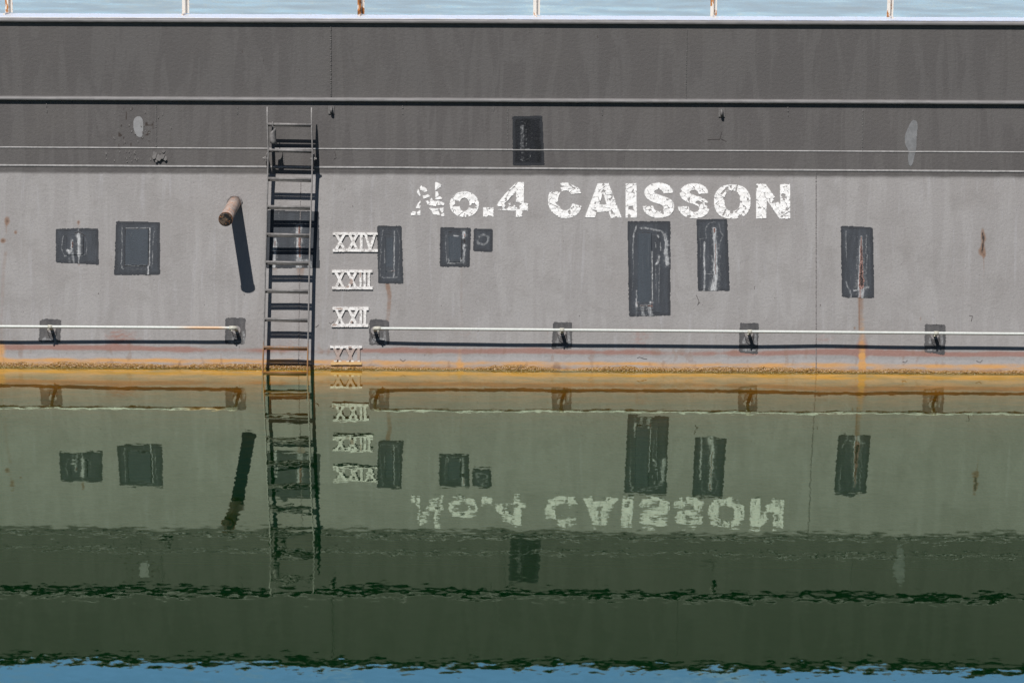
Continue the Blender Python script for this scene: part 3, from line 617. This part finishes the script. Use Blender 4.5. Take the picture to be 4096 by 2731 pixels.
for i, P in enumerate(([(158,1282),(170,1275),(245,1279),(240,1370),(154,1366)], [(903,1271),(984,1272),(983,1340),(977,1377),(899,1375)],
                       [(1480,1280),(1500,1276),(1548,1280),(1557,1290),(1557,1378),(1478,1380),(1474,1365)], [(2213,1289),(2289,1288),(2288,1392),(2207,1394)],
                       [(2960,1290),(3035,1292),(3031,1416),(2956,1408)], [(3698,1295),(3784,1299),(3779,1419),(3698,1408)])):
    cx = sum(p[0] for p in P)/len(P); cy = 1325
    patch(P, PATCHG, 120+i, light=[([(cx-14, 1350), (cx-20, 1368)], 6, 8, .5), ([(cx+25, 1330), (cx+28, 1375)], 5, 6, .55), ([(P[0][0]+15, P[-1][1]-8), (P[0][0]+60, P[-1][1]-8)], 5, 4, .55)],
          dark=[([(cx-22, 1305), (cx, 1298), (cx+25, 1304), (cx+24, 1350)], 1, 1, .7), ([(cx-35, P[0][1]+4), (cx+35, P[0][1]+4)], 3, 3, .3)], rag=2.4, r=6, name='bracket_patch', edge=.25)
# bare ovals on the dark paint
BARE = simple('bare filler', (0.31, 0.31, 0.315), (0.27, 0.268, 0.27), 20, .6, .001)
BARE2 = simple('bare filler with stain', (0.24, 0.243, 0.25), (0.19, 0.193, 0.198), 18, .6, .001, (0.33, 0.25, 0.16), .64)
o1 = chaikin([(x/2.24, y/2.24) for x, y in [(1200,1060),(1240,1038),(1278,1060),(1285,1130),(1280,1210),(1262,1235),(1225,1222),(1205,1180),(1192,1130)]])
plate('filler_spot', (526, 582, 458, 556), lambda X, Y: inpoly(X, Y, o1), BARE, CA, .002, .004)
o2 = chaikin([(3072+x/2.24, y/2.24) for x, y in [(1285,1085),(1315,1075),(1340,1095),(1338,1180),(1328,1270),(1330,1330),(1312,1400),(1300,1460),(1282,1490),(1262,1480),(1252,1430),(1262,1350),(1225,1295),(1225,1215),(1252,1150)]])
plate('filler_spot', (3612, 3676, 474, 672), lambda X, Y: inpoly(X, Y, o2), BARE2, CA, .002, .004)

# ------------------------------------------------------------------ mouldings, ledges, coaming
def sweep(name, line, prof, mat, parent=CA, n0=0., jit=.0008, x0=-60, x1=4160, seed=1, step=14, smooth=True, ext=1600):
    """profile prof = list of (ds, n) in metres swept along a photo line (extended past the frame)"""
    Xs = np.arange(x0-ext, x1+ext, step); Ys = line(Xs); x, s = inv(Xs, Ys); d = dent(x, s)
    R = []
    for j, (ds, n) in enumerate(prof):
        jt = jit*2*(fbm(x, x*0+j, 9, seed, 3)-.5)
        R.append(pos(x, s+ds+jt, d+n+n0+jt))
    V = np.stack(R, 1).reshape(-1, 3); k = len(prof); N = len(Xs)
    i = (np.arange(N-1)[:, None]*k+np.arange(k-1)[None]).ravel()
    Q = np.stack([i, i+k, i+k+1, i+1], 1)
    return mesh_np(name, V, Q, mat, parent, smooth)
hr = lambda r, rn, n=0: [(a*r, b*rn if b >= 0 else -.012) for a, b in ((1.05, -1), (1, .05), (.88, .5), (.62, .82), (.3, .97), (0, 1), (-.4, 1), (-.75, .93), (-.93, .72), (-1.0, .4), (-1.03, 0), (-1.05, -1))]
hr0 = lambda r, rn, n=9: [(r*cos(pi*i/(n-1)), max(rn*sin(pi*i/(n-1)), -.004) if 0 < i < n-1 else -.012) for i in range(n)]
sweep('fender_moulding', YR(393, 411), hr(.0185, .036, 11), MOULD)
sweep('fender_moulding', YR(80, 95), hr(.0185, .030, 11), MOULD)
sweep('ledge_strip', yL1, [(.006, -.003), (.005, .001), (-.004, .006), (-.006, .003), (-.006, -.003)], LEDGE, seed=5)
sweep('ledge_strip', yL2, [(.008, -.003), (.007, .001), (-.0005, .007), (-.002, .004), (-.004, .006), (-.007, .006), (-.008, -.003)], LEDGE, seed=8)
# flat white coaming on top, 0.14 m deep
xs = np.arange(-XW, XW, .04); e = float(inv(2048, 76)[1])
xq, sq = inv(2048+(xs/ (8.35/4096)), YR(75, 92)(2048+(xs/(8.35/4096))))
base = pos(xq, sq, dent(xq, sq)+.004)
cw = MB()
rows = []
for dy, dz in ((.02, -.05), (0, -.012), (0, .0), (.004, .008), (.012, .012), (.95, -.100), (.958, -.12), (.958, -.35)):
    j = .0018*(fbm(xs, xs*0+dy*50, 12, 4, 3)-.5)*2
    rows.append(base+np.stack([0*xs, dy+j, dz+j], -1))
V = np.stack(rows, 1).reshape(-1, 3); k = len(rows); i = (np.arange(len(xs)-1)[:, None]*k+np.arange(k-1)[None]).ravel()
mesh_np('coaming', V, np.stack([i, i+k, i+k+1, i+1], 1), WHITE, CA, False)
topz = float(base[len(xs)//2][2]); topy = float(base[len(xs)//2][1])
# back face and ends of the body
bb = MB()
P = [(-XW, topy+.94, topz-.16), (XW, topy+.94, topz-.16), (XW, topy+1.6, -1.6), (-XW, topy+1.6, -1.6)]
bb.add(P, [(0, 1, 2, 3)])
for sx in (-XW, XW):
    lo = pos(sx, SLO, 0); kk = pos(sx, SK, 0); k2 = pos(sx, SM, 0)
    bb.add([lo, kk, k2, (sx, topy, topz), (sx, topy+.94, topz-.16), (sx, topy+1.6, -1.6)], [(0, 1, 2, 3, 4, 5)])
bb.build('hull_back', bk, CA)

# weld seams
def seam(X0, Y0, X1, Y1, r=.004, mat=WELD, gap=0., seed=0, name='weld_seam'):
    n = max(int(abs(Y1-Y0)/1.6), 6); rs = random.Random(seed)
    t = np.linspace(0, 1, n); Xs = X0+(X1-X0)*t+np.array([rs.uniform(-.7, .7) for _ in t]); Ys = Y0+(Y1-Y0)*t
    P = W(Xs, Ys, .001); R = [r*rs.uniform(.45, 1.35) for _ in t]
    b = MB(); b.tube(P, R, 6); return b.build(name, mat, CA, True)
sd = 0
for (xa, ya, xb, yb2, r, mt) in ((1323, 104, 1324, 386, .0055, WELD), (2748, 114, 2744, 394, .0035, WELD), (624, 420, 625, 588, .0045, WELD), (2030, 428, 2030, 596, .0035, WELD), (3451, 440, 3449, 604, .004, WELD),
                             (3965, 612, 3965, 682, .004, WELD), (1134, 614, 1135, 664, .004, WELD), (3265, 690, 3264, 706, .0045, WELD), (3264, 706, 3264, 1480, .0048, WELDL), (1203, 712, 1194, 1470, .0035, WELDL), (2497, 614, 2497, 680, .002, WELD)):
    sd += 1; seam(xa, ya, xb, yb2, r, mt, seed=sd)
for (xa, ya, yb2) in ((186, 415, 428), (188, 440, 452), (1974, 426, 444), (1610.5, 420, 436), (1611, 448, 460), (2409, 438, 463), (3152, 428, 448), (3152, 455, 466), (950, 427, 457)):
    sd += 1; seam(xa, ya, xa+.5, yb2, .0045, WELD, seed=sd, name='weld_stub')

FLK = simple('flaked dark paint', (0.11, 0.103, 0.10), (0.14, 0.132, 0.128), 60, .6, .002)
# peeling flakes
fl = MB(); rs = random.Random(5)
def flake(mb, X0, Y0, w_, h_, lift, rot):
    c, s2 = cos(rot), sin(rot); pts = []
    for (a, b, n) in ((-1, -1, .001), (1, -.8, .001), (.9, .9, lift), (-.1, 1.3, lift*1.2), (-1, .7, lift*.8)):
        pts.append(W(X0+(a*w_*c-b*h_*s2), Y0+(a*w_*s2+b*h_*c), n))
    pts = [np.array(p).reshape(3) for p in pts]; q = [p+np.array([0, .002, 0]) for p in pts]; mb.add(pts+q, [(0, 1, 2, 3, 4), (9, 8, 7, 6, 5)])
for (x, y, a, b, l, r) in ((618, 620, 8, 14, .02, .2), (632, 630, 10, 12, .024, -.5), (650, 622, 9, 12, .022, .4), (660, 632, 7, 9, .02, -.2), (645, 608, 9, 7, .01, 1), (625, 640, 5, 8, .022, .1), (655, 604, 6, 7, .012, .6)):
    fl = MB(); flake(fl, x, y, a, b, l, r); fl.build('peeling_paint', FLK, CA)
fk = MB()
for i in range(40):
    x = rs.gauss(530, 62); y = rs.choice((rs.uniform(430, 585), rs.uniform(600, 650))); fk = MB()
    flake(fk, x, y, rs.uniform(1.2, 2.6), rs.uniform(2, 6), rs.uniform(.003, .008), rs.uniform(-.4, .4)); fk.build('peeling_paint', FLK, CA)
CRK = NM('crack').fin((0.06, 0.05, 0.05), .8)
for P in ([(1024+705/2.24, 1355/2.24), (1345, 632), (1335, 637)], [(2830, 560), (2850, 558), (2879, 558), (2886, 530)], [(2883, 556), (2905, 566)], [(2785, 1180), (2796, 1205), (2790, 1220), (2800, 1208)],
          [(2548, 1432), (2558, 1428), (2575, 1434), (2588, 1436)], [(1600, 1436), (1612, 1446), (1622, 1438)], [(3610, 1446), (3622, 1450), (3630, 1440)], [(3905, 1444), (3920, 1450), (3930, 1440)],
          [(1335, 1285), (1325, 1296), (1317, 1290)], [(1275, 1300), (1262, 1310)], [(3877, 1262), (3890, 1264), (3885, 1285)]):
    cr = MB(); cr.tube(W([p[0] for p in P], [p[1] for p in P], .001), .0022, 5); cr.build('paint_crack', CRK, CA)

# padeyes under the moulding
def padeye(X0, Y0, X1, Y1):
    o = None; b = MB(); c = (X0+X1)/2
    p = [W(X, Y, n).reshape(3) for n in (-.002, .010) for X, Y in ((X0, Y0), (X1, Y0), (X1, Y1), (X0, Y1))]
    b.box8(p); t = MB()
    pts = [W(c, Y0+5, .004).reshape(3), W(c, Y0+7, .03).reshape(3), W(c, Y0+14, .045).reshape(3), W(c, Y1-12, .045).reshape(3), W(c, Y1-2, .022).reshape(3)]
    a = b.build('padeye', WELD, CA); t.tube(pts, [.009, .011, .011, .012, .009], 10); t.build('ring', WELD, a, True)
    return a
padeye(1313, 424, 1337, 456); padeye(2874, 433, 2899, 468)

# waterline growth: wet rusty crust
def growth():
    cell = .0042; xs = np.arange(-XW, XW, cell); n = 13
    X = np.interp(xs, [-4.2, 4.2], [0, 4096]); top = 11+26*(fbm(xs, xs*0, 2.2, 61, 4)-.42)+8*(fbm(xs, xs*0, 22, 62, 2)-.5)
    top = np.clip(top, 1.2, 22)*.00205
    t = np.linspace(0, 1, n)[None]; s = -.02+(top[:, None]+.02)*t; gx = np.repeat(xs[:, None], n, 1)
    h = .001+.009*np.sin(np.clip(t*pi, 0, pi))*(.35+1.1*vnoise(gx, s, 110, 63)) + .004*(vnoise(gx, s, 220, 64)-.5)
    h[:, -1] = -.003
    V = pos(gx, s, dent(gx, s)+h).reshape(-1, 3); N = len(xs)
    i = (np.arange(N-1)[:, None]*n+np.arange(n-1)[None]).ravel(); Q = np.stack([i, i+n, i+n+1, i+1], 1)
    m = NM('wet rust crust'); co = m.obj(); n1 = m.noise(co, 130, 4, .7); n2 = m.noise(co, 30, 4, .7)
    c = m.mix(m.mapr(n1.outputs[0], .4, .62), (0.26, 0.13, 0.035), (0.44, 0.25, 0.07)); c = m.mix(m.mapr(n2.outputs[0], .54, .66, 0, .7), c, (0.14, 0.07, 0.022))
    return mesh_np('waterline_crust', V, Q, m.fin(c, .24, m.bump(n1.outputs[0], .006), .9), CA, False)
tag(growth(), kind='stuff')

# ------------------------------------------------------------------ draft marks
def marks(name, label, rects, strokes, wd, box, yel=None, chip=(), seed=0):
    def mask(X, Y):
        n = .7*(fbm(X, Y, .3, seed, 2)-.5)*2; X = X+n; Y = Y-n
        k = np.zeros(X.shape, bool)
        for (a, b, c, d) in rects: k |= (X > a) & (X < b) & (Y > c) & (Y < d)
        for (a, b, c, d) in strokes: k |= seg_d(X, Y, [(a, b), (c, d)])[0] < wd
        return k
    def fA(X, Y):
        a = np.zeros(X.shape)
        for (cx, cy, rx, ry) in chip: a = np.maximum(a, blob(X, Y, cx, cy, rx, ry, .5))
        y = np.zeros(X.shape) if yel is None else ss(yel[0], yel[1], Y)
        if yel is not None: a = np.maximum(a, .80*ss(yel[2], yel[2]+8, Y)*(1-ss(yel[0]-4, yel[0]+8, Y)))
        a = np.maximum(a, .35*ss(.5, .65, fbm(X, Y, 1/14., seed+20, 3))*ss(1180, 1400, Y))
        return np.stack([a, y, a*0], 1)
    c = empty(name, tuple(pos(*inv((box[0]+box[1])/2, box[3]), 0).reshape(3)))
    o = plate('numeral_plate', box, mask, CHIP, c, .015, .0025, {'mA': fA}, base=-.002)
    tag(c, label, 'draft mark', 'Roman numeral draft marks up the wall'); return c
def zz(P, ox, oy): return [(ox+a/5.226, oy+b/5.226) for a, b in P]
def build_mark(label, ox, oy, bars, Xs, Is, Vs, yel=None, chip=(), seed=0, w=5.2):
    rects = []; st = []
    (tx0, tx1, ty0, ty1), (bx0, bx1, by0, by1) = bars
    f = lambda a, b: (ox+a/5.226, oy+b/5.226)
    for (a, b, c, d) in bars:
        p, q = f(a, c), f(b, d); rects.append((p[0], q[0], p[1], q[1]))
    for (a, b, c, d) in Xs:   # tl, tr, bl, br
        p, q, r_, s_ = f(a, ty1-8), f(b, ty1-8), f(c, by0+8), f(d, by0+8); st += [(*p, *s_), (*q, *r_)]
    for (a, b) in Is:
        p, q = f(a, ty1-12), f(b, by0+12); rects.append((p[0], q[0], p[1], q[1]))
    for (a, b, c) in Vs:
        p, q, r_ = f(a, ty1-8), f(b, ty1-8), f(c, by0+8); st += [(*p, *r_), (*q, *r_)]
    A0 = f(min(tx0, bx0)-8, ty0-8); A1 = f(max(tx1, bx1)+8, by1+8)
    chip = [(*f(a, b), c/5.2, d/5.2) for a, b, c, d in chip]
    if yel: yel = tuple(oy+v/5.226 for v in yel)
    marks('draft_mark', label, rects, st, w, (A0[0], A1[0], A0[1], A1[1]), yel, chip, seed)
build_mark('white Roman numeral XXIV, topmost draft mark beside the narrow primer patch', 1300, 900, [(165, 1105, 160, 214), (165, 1105, 508, 566)], [(240, 400, 235, 400), (515, 670, 505, 670)], [(730, 787)], [(852, 1040, 942)], seed=1)
build_mark('white Roman numeral XXIII with chipped strokes, second draft mark down', 1300, 900, [(148, 995, 945, 1002), (148, 998, 1298, 1352)], [(225, 380, 235, 385), (480, 650, 495, 640)], [(722, 766), (806, 856), (892, 946)], [], chip=[(545, 1190, 45, 60), (470, 1290, 40, 30), (740, 1050, 16, 60)], seed=2)
build_mark('white Roman numeral XXII with rust at its foot, third draft mark down', 1300, 1180, [(160, 915, 255, 322), (140, 905, 608, 674)], [(235, 395, 240, 380), (505, 670, 520, 650)], [(725, 776), (808, 866)], [], chip=[(300, 290, 90, 18), (200, 630, 50, 26), (560, 570, 26, 30)], seed=3)
build_mark('flaking Roman numeral XXI with a yellow stained base just above the water', 1300, 1180, [(108, 775, 1062, 1114), (120, 768, 1404, 1462)], [(195, 355, 205, 330), (455, 615, 465, 585)], [(676, 732)], [], yel=(1370, 1420, 1100), chip=[(520, 1100, 40, 26)], seed=4)

# ------------------------------------------------------------------ ladder
LD = empty('ladder', tuple(W(1140, 1488, .15).reshape(3)))
tag(LD, 'grey painted steel ladder running down the wall into the water', 'ladder')
Lp = [(1067.5, 427), (1069, 497), (1072.5, 600), (1070, 714), (1067, 826), (1064, 937), (1061, 1048), (1058.5, 1161), (1056, 1275), (1053, 1388), (1050, 1490), (1047, 1600)]
Rp = [(1245, 430), (1246, 500), (1249, 605), (1247.5, 718), (1243.5, 830), (1240, 941), (1237, 1052), (1235, 1165), (1233, 1279), (1231, 1392), (1229, 1492), (1227, 1600)]
NF_, NB_ = .178, .10
def rail(P):
    b = MB(); V = []; Fc = []
    pts = []
    fy = np.linspace(P[0][1], P[-1][1], 60); fx = np.interp(fy, [p[1] for p in P], [p[0] for p in P])
    for i, (a, c) in enumerate(zip(fx, fy)):
        nb = NB_; nf = NF_
        k = min((c-P[0][1])/85., 1)          # pointed top
        nf = .135+(NF_-.135)*math.sqrt(max(k, 0)); nb = .13-(.13-NB_)*k
        x, s = inv(a, c, .17)
        for dx, n in ((-.0045, nf), (.0045, nf), (.0045, nb), (-.0045, nb)): V.append(pos(x+dx, s, n).reshape(3))
    for i in range(len(fx)-1):
        for q in range(4): Fc.append((i*4+q, i*4+(q+1) % 4, i*4+4+(q+1) % 4, i*4+4+q))
    Fc += [(3, 2, 1, 0), tuple(len(V)-4+q for q in range(4))]
    b.add(V, Fc); return b.build('side_rail', LADM, LD)
rail(Lp); rail(Rp)
for i in range(1, 11):
    (xa, ya), (xb, yb2) = Lp[i], Rp[i]
    b = MB()
    x0_, s0_ = inv(xa, ya, .166); x1_, s1_ = inv(xb, yb2, .166)
    b.tube([pos(x0_, s0_, .166).reshape(3), pos(x1_, s1_, .166).reshape(3)], .0118, 12)
    b.tube([pos(x0_, s0_-.006, .121).reshape(3), pos(x1_, s1_-.006, .121).reshape(3)], .0104, 12)
    b.build('rung', LADM, LD, True)
for k, (X0, Y0) in enumerate(((1069, 632), (1249, 634))):
    b = MB(); t = MB(); x, s = inv(X0, Y0, .12)
    sg = -1 if k == 0 else 1
    o = x+sg*.008
    pr = [(s-.03, .15), (s+.02, .15), (s+.05, -.002), (s-.075, -.002)]
    V = [pos(o-.003, a, n).reshape(3) for a, n in pr]+[pos(o+.003, a, n).reshape(3) for a, n in pr]
    b.add(V, [(0, 1, 2, 3), (7, 6, 5, 4), (0, 4, 5, 1), (1, 5, 6, 2), (2, 6, 7, 3), (3, 7, 4, 0)])
    br = b.build('wall_bracket', LADM, LD)
    t.tube([pos(o-sg*.022, s-.004, .135).reshape(3), pos(o+sg*.028, s-.004, .135).reshape(3)], .008, 8); t.tube([pos(o+sg*.004, s-.004, .135).reshape(3), pos(o+sg*.016, s-.004, .135).reshape(3)], .014, 6)
    t.build('bolt', LADM, br)
# bent sheet hooked on the top rung
FLP = empty('hanging_sheet', tuple(W(1092, 498, .17).reshape(3)))
tag(FLP, 'bent grey metal sheet hooked on the top rung of the ladder', 'metal sheet')
gxs = []; V = []; n = 9
zf = lambda a, b: (1030+a/5.227, 400+b/5.227)
L_ = [(262, 690), (256, 740), (254, 790), (260, 850), (272, 905)]; R_ = [(382, 575), (382, 640), (380, 720), (388, 830), (406, 935)]
for j in range(5):
    for i in range(7):
        u = i/6; a = L_[j][0]+(R_[j][0]-L_[j][0])*u; b_ = L_[j][1]+(R_[j][1]-L_[j][1])*u
        nn = .205-.03*u+.02*sin(u*pi)+.0*j
        V.append(W(*zf(a, b_), nn).reshape(3))
Q = [(j*7+i, j*7+i+1, (j+1)*7+i+1, (j+1)*7+i) for j in range(4) for i in range(6)]
fm = MB(); fm.add(V, Q); fo = fm.build('sheet', LADM, FLP, True)
md = fo.modifiers.new('t', 'SOLIDIFY'); md.thickness = .003
hk = MB(); P = [zf(382, 575), zf(345, 570), zf(318, 560), zf(312, 520), zf(318, 465), zf(326, 455)]
hk.tube([W(*p, nn).reshape(3) for p, nn in zip(P, (.172, .18, .185, .186, .182, .16))], .0035, 8); hk.build('hook', LADM, FLP, True)

# ------------------------------------------------------------------ grab rails
def tube_np(name, P, R, n, mat, parent, rustf=None):
    b = MB(); b.tube(P, R, n); V = np.array(b.v); me_f = b.f
    o = b.build(name, mat, parent, True)
    at = o.data.attributes.new('mA', 'FLOAT_COLOR', 'POINT'); Xp, Yp = proj(V)
    v = rustf(Xp, Yp) if rustf else np.zeros(len(V)); at.data.foreach_set('color', np.stack([v, v*0, v*0, v*0+1], 1).astype(np.float32).ravel())
    return o
NP = .134
def grab_rail(label, x0, y0, x1, y1, brs, rustf=None, ends=()):
    c = empty('grab_rail', tuple(W((max(x0, 0)+min(x1, 4096))/2, (y0+y1)/2, 0).reshape(3))); tag(c, label, 'grab rail')
    Xs = np.linspace(x0, x1, 90); xx, s = inv(Xs, y0+(y1-y0)*(Xs-x0)/(x1-x0), NP)
    sag = np.zeros(len(Xs)); P = pos(xx, s, NP+sag)
    tube_np('rail_pipe', P, .0122, 14, PIPEW, c, rustf)
    for bx in brs:
        by = y0+(y1-y0)*(bx-x0)/(x1-x0); x, s = [float(v) for v in inv(bx, by, NP)]; dd = float(dent(x, s))
        br = MB(); end = 0
        if bx in ends: end = ends[bx]
        if end == 0: br.tube([pos(x-.018, s, NP).reshape(3), pos(x+.018, s, NP).reshape(3)], .0165, 14)
        else:
            pts = [pos(x-end*.034, s, NP).reshape(3), pos(x-end*.006, s, NP).reshape(3), pos(x+end*.010, s, NP-.008).reshape(3), pos(x+end*.016, s-.001, NP-.024).reshape(3), pos(x+end*.016, s-.002, NP-.05).reshape(3)]
            br.tube(pts, [.0172, .0172, .0172, .0168, .0165], 14)
        bo = br.build('bracket', CREAM, c, True)
        kx = x+end*.016
        lg = MB(); lg.tube([pos(kx, s-.001, NP-.01).reshape(3), pos(kx, s-.003, dd+.004).reshape(3)], [.014, .0145], 12); lg.build('leg', CREAM, bo, True)
        st = MB(); st.tube([pos(x-(end or 1)*.014, s-.020, NP).reshape(3), pos(x-(end or 1)*.014, s-.028, NP+.004).reshape(3)], .0065, 8); st.build('set_screw', CREAM, bo)
        fg = MB(); fg.tube([pos(kx, s-.003, dd-.002).reshape(3), pos(kx, s-.003, dd+.008).reshape(3)], [.036, .034], 20); fg.build('flange', WELDL, bo, True)
        # hanging loop of wire round the leg
        lp = MB(); pts = []
        for i in range(13):
            t = pi*(i/12); pts.append(pos(kx-.034*cos(t), s-.012-.052*sin(t), dd+.016+.02*sin(t)).reshape(3))
        lp.tube(pts, .0022, 6); lp.build('wire_loop', CRK, bo, True)
    return c
rustl = lambda X, Y: ss(690, 790, X)*(1-ss(880, 905, X))*(.65+.35*ss(-1, 3, Y-1311))
grab_rail('off white grab rail with orange rust at its right end, left of ladder', -900, 1300, 934, 1311.5, [-540, 200, 934], rustl, {934: 1})
grab_rail('long off white grab rail on four brackets, right of the XXII mark', 1506, 1313.5, 5000, 1343, [1506, 2248, 2999, 3745, 4490], None, {1506: -1})

# ------------------------------------------------------------------ drain pipe
DP = empty('drain_pipe', tuple(W(938, 808).reshape(3)))
tag(DP, 'rusty capped drain pipe jutting from the wall with a long shadow', 'pipe')
xb_, sb_ = inv(939, 808, 0); Bp = pos(xb_, sb_, -.01).reshape(3)
L = .65
dr = ray([902.], [878.])[0]; tipn = .61
tx, ts = inv(902, 878, tipn); Tp = pos(tx, ts, tipn).reshape(3)
b = MB(); b.tube([Bp+(Tp-Bp)*k for k in (0, .3, .6, .97)], .052, 28); b.build('pipe_body', DRAIN, DP, True)
dd = (Tp-Bp)/np.linalg.norm(Tp-Bp)
b = MB(); b.tube([Tp-dd*.022, Tp-dd*.004], [.0575, .0575], 28); rg = b.build('rim', RINGM, DP, True)
b = MB(); b.tube([Tp-dd*.01, Tp, Tp+dd*.002], [.0515, .0515, .047], 28); b.build('end_cap', CAPM, DP, True)
b = MB(); rr = random.Random(3); ring = []
e1 = np.cross(dd, [0, 0, 1.]); e1 /= np.linalg.norm(e1); e2 = np.cross(e1, dd)
for i in range(40):
    a = 2*pi*i/40; q = Bp+dd*.012+(e1*cos(a)+e2*sin(a))*(.056); ring.append(q)
b.tube(ring+[ring[0]], [.008*rr.uniform(.6, 1.4) for _ in range(41)], 7, False); b.build('weld_collar', WELDL, DP, True)

# ------------------------------------------------------------------ stanchions
for i, (X0, rustk, tilt) in enumerate(((35, 0, 0), (742, 0, 0), (1443.5, 1, 0), (2146, 0, .0), (2854.5, 0, .0), (3560, 0, .015))):
    x = float(inv(X0, 78)[0]); k = int(np.argmin(np.abs(xs+0-x))) if False else None
    j = int(np.argmin(np.abs(base[:, 0]-x))); by_, bz_ = base[j][1], base[j][2]
    x *= 1.0247
    o = empty('stanchion', (x, by_+.86, bz_-.085))
    desc = ['white stanchion streaked with rust at the far left of the coaming', 'white stanchion with a dark rusty foot, second from left', 'heavily rusted orange stanchion above the ladder side of the wall',
            'white stanchion with rust flecks above the black primer patch', 'mostly white stanchion above the second letter s', 'leaning white stanchion with a rust spot at its foot, far right'][i]
    tag(o, desc, 'stanchion', 'stanchions along the white coaming')
    mt = POSTS[rustk]; z0, z1 = bz_-.088, bz_+.29
    def bar(nm, xa, xb2, ya, yb3, za=z0, zb=z1, m=mt):
        q = MB(); P = []
        for z in (za, zb):
            sh = tilt*(z-z0)
            P += [(x+xa+sh, by_+ya, z), (x+xb2+sh, by_+ya, z), (x+xb2+sh, by_+yb3, z), (x+xa+sh, by_+yb3, z)]
        q.box8(P); return q.build(nm, m, o)
    bar('web', -.0285, -.002, .860, .868); bar('flange', -.004, .002, .8685, .908); bar('flange', .003, .0285, .901, .907)
    q = MB(); q.box8([(x-.010, by_+.55, bz_-.07), (x+.006, by_+.55, bz_-.07), (x+.006, by_+.859, bz_-.105), (x-.010, by_+.859, bz_-.105),
                      (x-.010, by_+.55, bz_-.040), (x+.006, by_+.55, bz_-.040), (x+.006, by_+.859, bz_-.078), (x-.010, by_+.859, bz_-.078)]); q.build('foot', mt, o)

# ------------------------------------------------------------------ water
def water_mat(name, slope, scx, scy, tint, body, boost, big=0., trans=True, pw=1., cap=1.):
    m = NM(name); t = m.t; geo = m.n('NewGeometry'); co = geo.outputs['Position']
    def field(v, sc, det, rough):
        a = m.noise(m.scl(co, v), sc, det, rough)
        x = m.n('VectorMath', operation='SUBTRACT'); m.set(x.inputs[0], a.outputs['Color']); x.inputs[1].default_value = (.5, .5, .5); return x.outputs[0]
    def field2(v, sc, det, rough):
        mp = m.n('Mapping'); m.set(mp.inputs[0], co); mp.inputs['Scale'].default_value = v; mp.inputs['Location'].default_value = (3.7, 11.3, 5.5)
        a = m.noise(mp.outputs[0], sc, det, rough)
        x = m.n('VectorMath', operation='SUBTRACT'); m.set(x.inputs[0], a.outputs['Color']); x.inputs[1].default_value = (.5, .5, .5); return x.outputs[0]
    def mul(v, k):
        x = m.n('VectorMath', operation='MULTIPLY'); m.set(x.inputs[0], v); x.inputs[1].default_value = k; return x.outputs[0]
    def add(a, b):
        x = m.n('VectorMath', operation='ADD'); m.set(x.inputs[0], a); m.set(x.inputs[1], b); return x.outputs[0]
    f1 = mul(field((scx, scy, 1), 1, 2, .5), (slope, slope, 0))
    f2 = mul(field2((scx*.07, scy*.045, 1), 1, 3, .5), (big, big, 0))
    f3 = mul(field((scx*2.6, scy*2.4, 1), 1, 1, .5), (slope*.35, slope*.35, 0))
    nn = add(add(add(geo.outputs['Normal'], f1), f2), f3)
    nv = m.n('VectorMath', operation='NORMALIZE'); m.set(nv.inputs[0], nn); N = nv.outputs[0]
    fr = m.n('Fresnel'); fr.inputs[0].default_value = 1.33; m.set(fr.inputs[1], N)
    fac = m.math('MINIMUM', m.math('MULTIPLY', m.math('POWER', fr.outputs[0], pw), boost), cap)
    gl = m.n('BsdfGlossy'); gl.inputs['Roughness'].default_value = 0.0; gl.inputs['Color'].default_value = (*tint, 1); m.set(gl.inputs['Normal'], N)
    df = m.n('BsdfDiffuse'); df.inputs[0].default_value = (*body, 1)
    if trans:
        tr = m.n('BsdfTransparent'); ad = m.n('AddShader'); t.links.new(tr.outputs[0], ad.inputs[0]); t.links.new(df.outputs[0], ad.inputs[1]); low = ad.outputs[0]
        va = m.n('VolumeAbsorption'); va.inputs[0].default_value = (0.44, 0.31, 0.05, 1); va.inputs[1].default_value = 2.7
        t.links.new(va.outputs[0], m.out.inputs['Volume'])
    else: low = df.outputs[0]
    mx = m.n('MixShader'); t.links.new(fac, mx.inputs[0]); t.links.new(low, mx.inputs[1]); t.links.new(gl.outputs[0], mx.inputs[2])
    t.links.new(mx.outputs[0], m.out.inputs['Surface']); t.nodes.remove(m.p); return m.m
WM = water_mat('still green dock water', .016, 9, 15, (.85, 1., .76), (.0, .016, .002), 7.2, .008, True, 1.85, .43)
b = MB(); b.box8([(-60, -60, -3), (60, -60, -3), (60, .9, -3), (-60, .9, -3), (-60, -60, 0), (60, -60, 0), (60, .9, 0), (-60, .9, 0)])
tag(b.build('water', WM), kind='structure')
SM = water_mat('rippled open sea', .30, 1.2, 3.5, (.70, .58, .36), (.38, .43, .45), 1.0, .12, False)
b = MB(); b.add([(-1500, .92, -.01), (1500, .92, -.01), (1500, 3000, -.01), (-1500, 3000, -.01)], [(0, 1, 2, 3)])
tag(b.build('sea', SM), kind='structure')
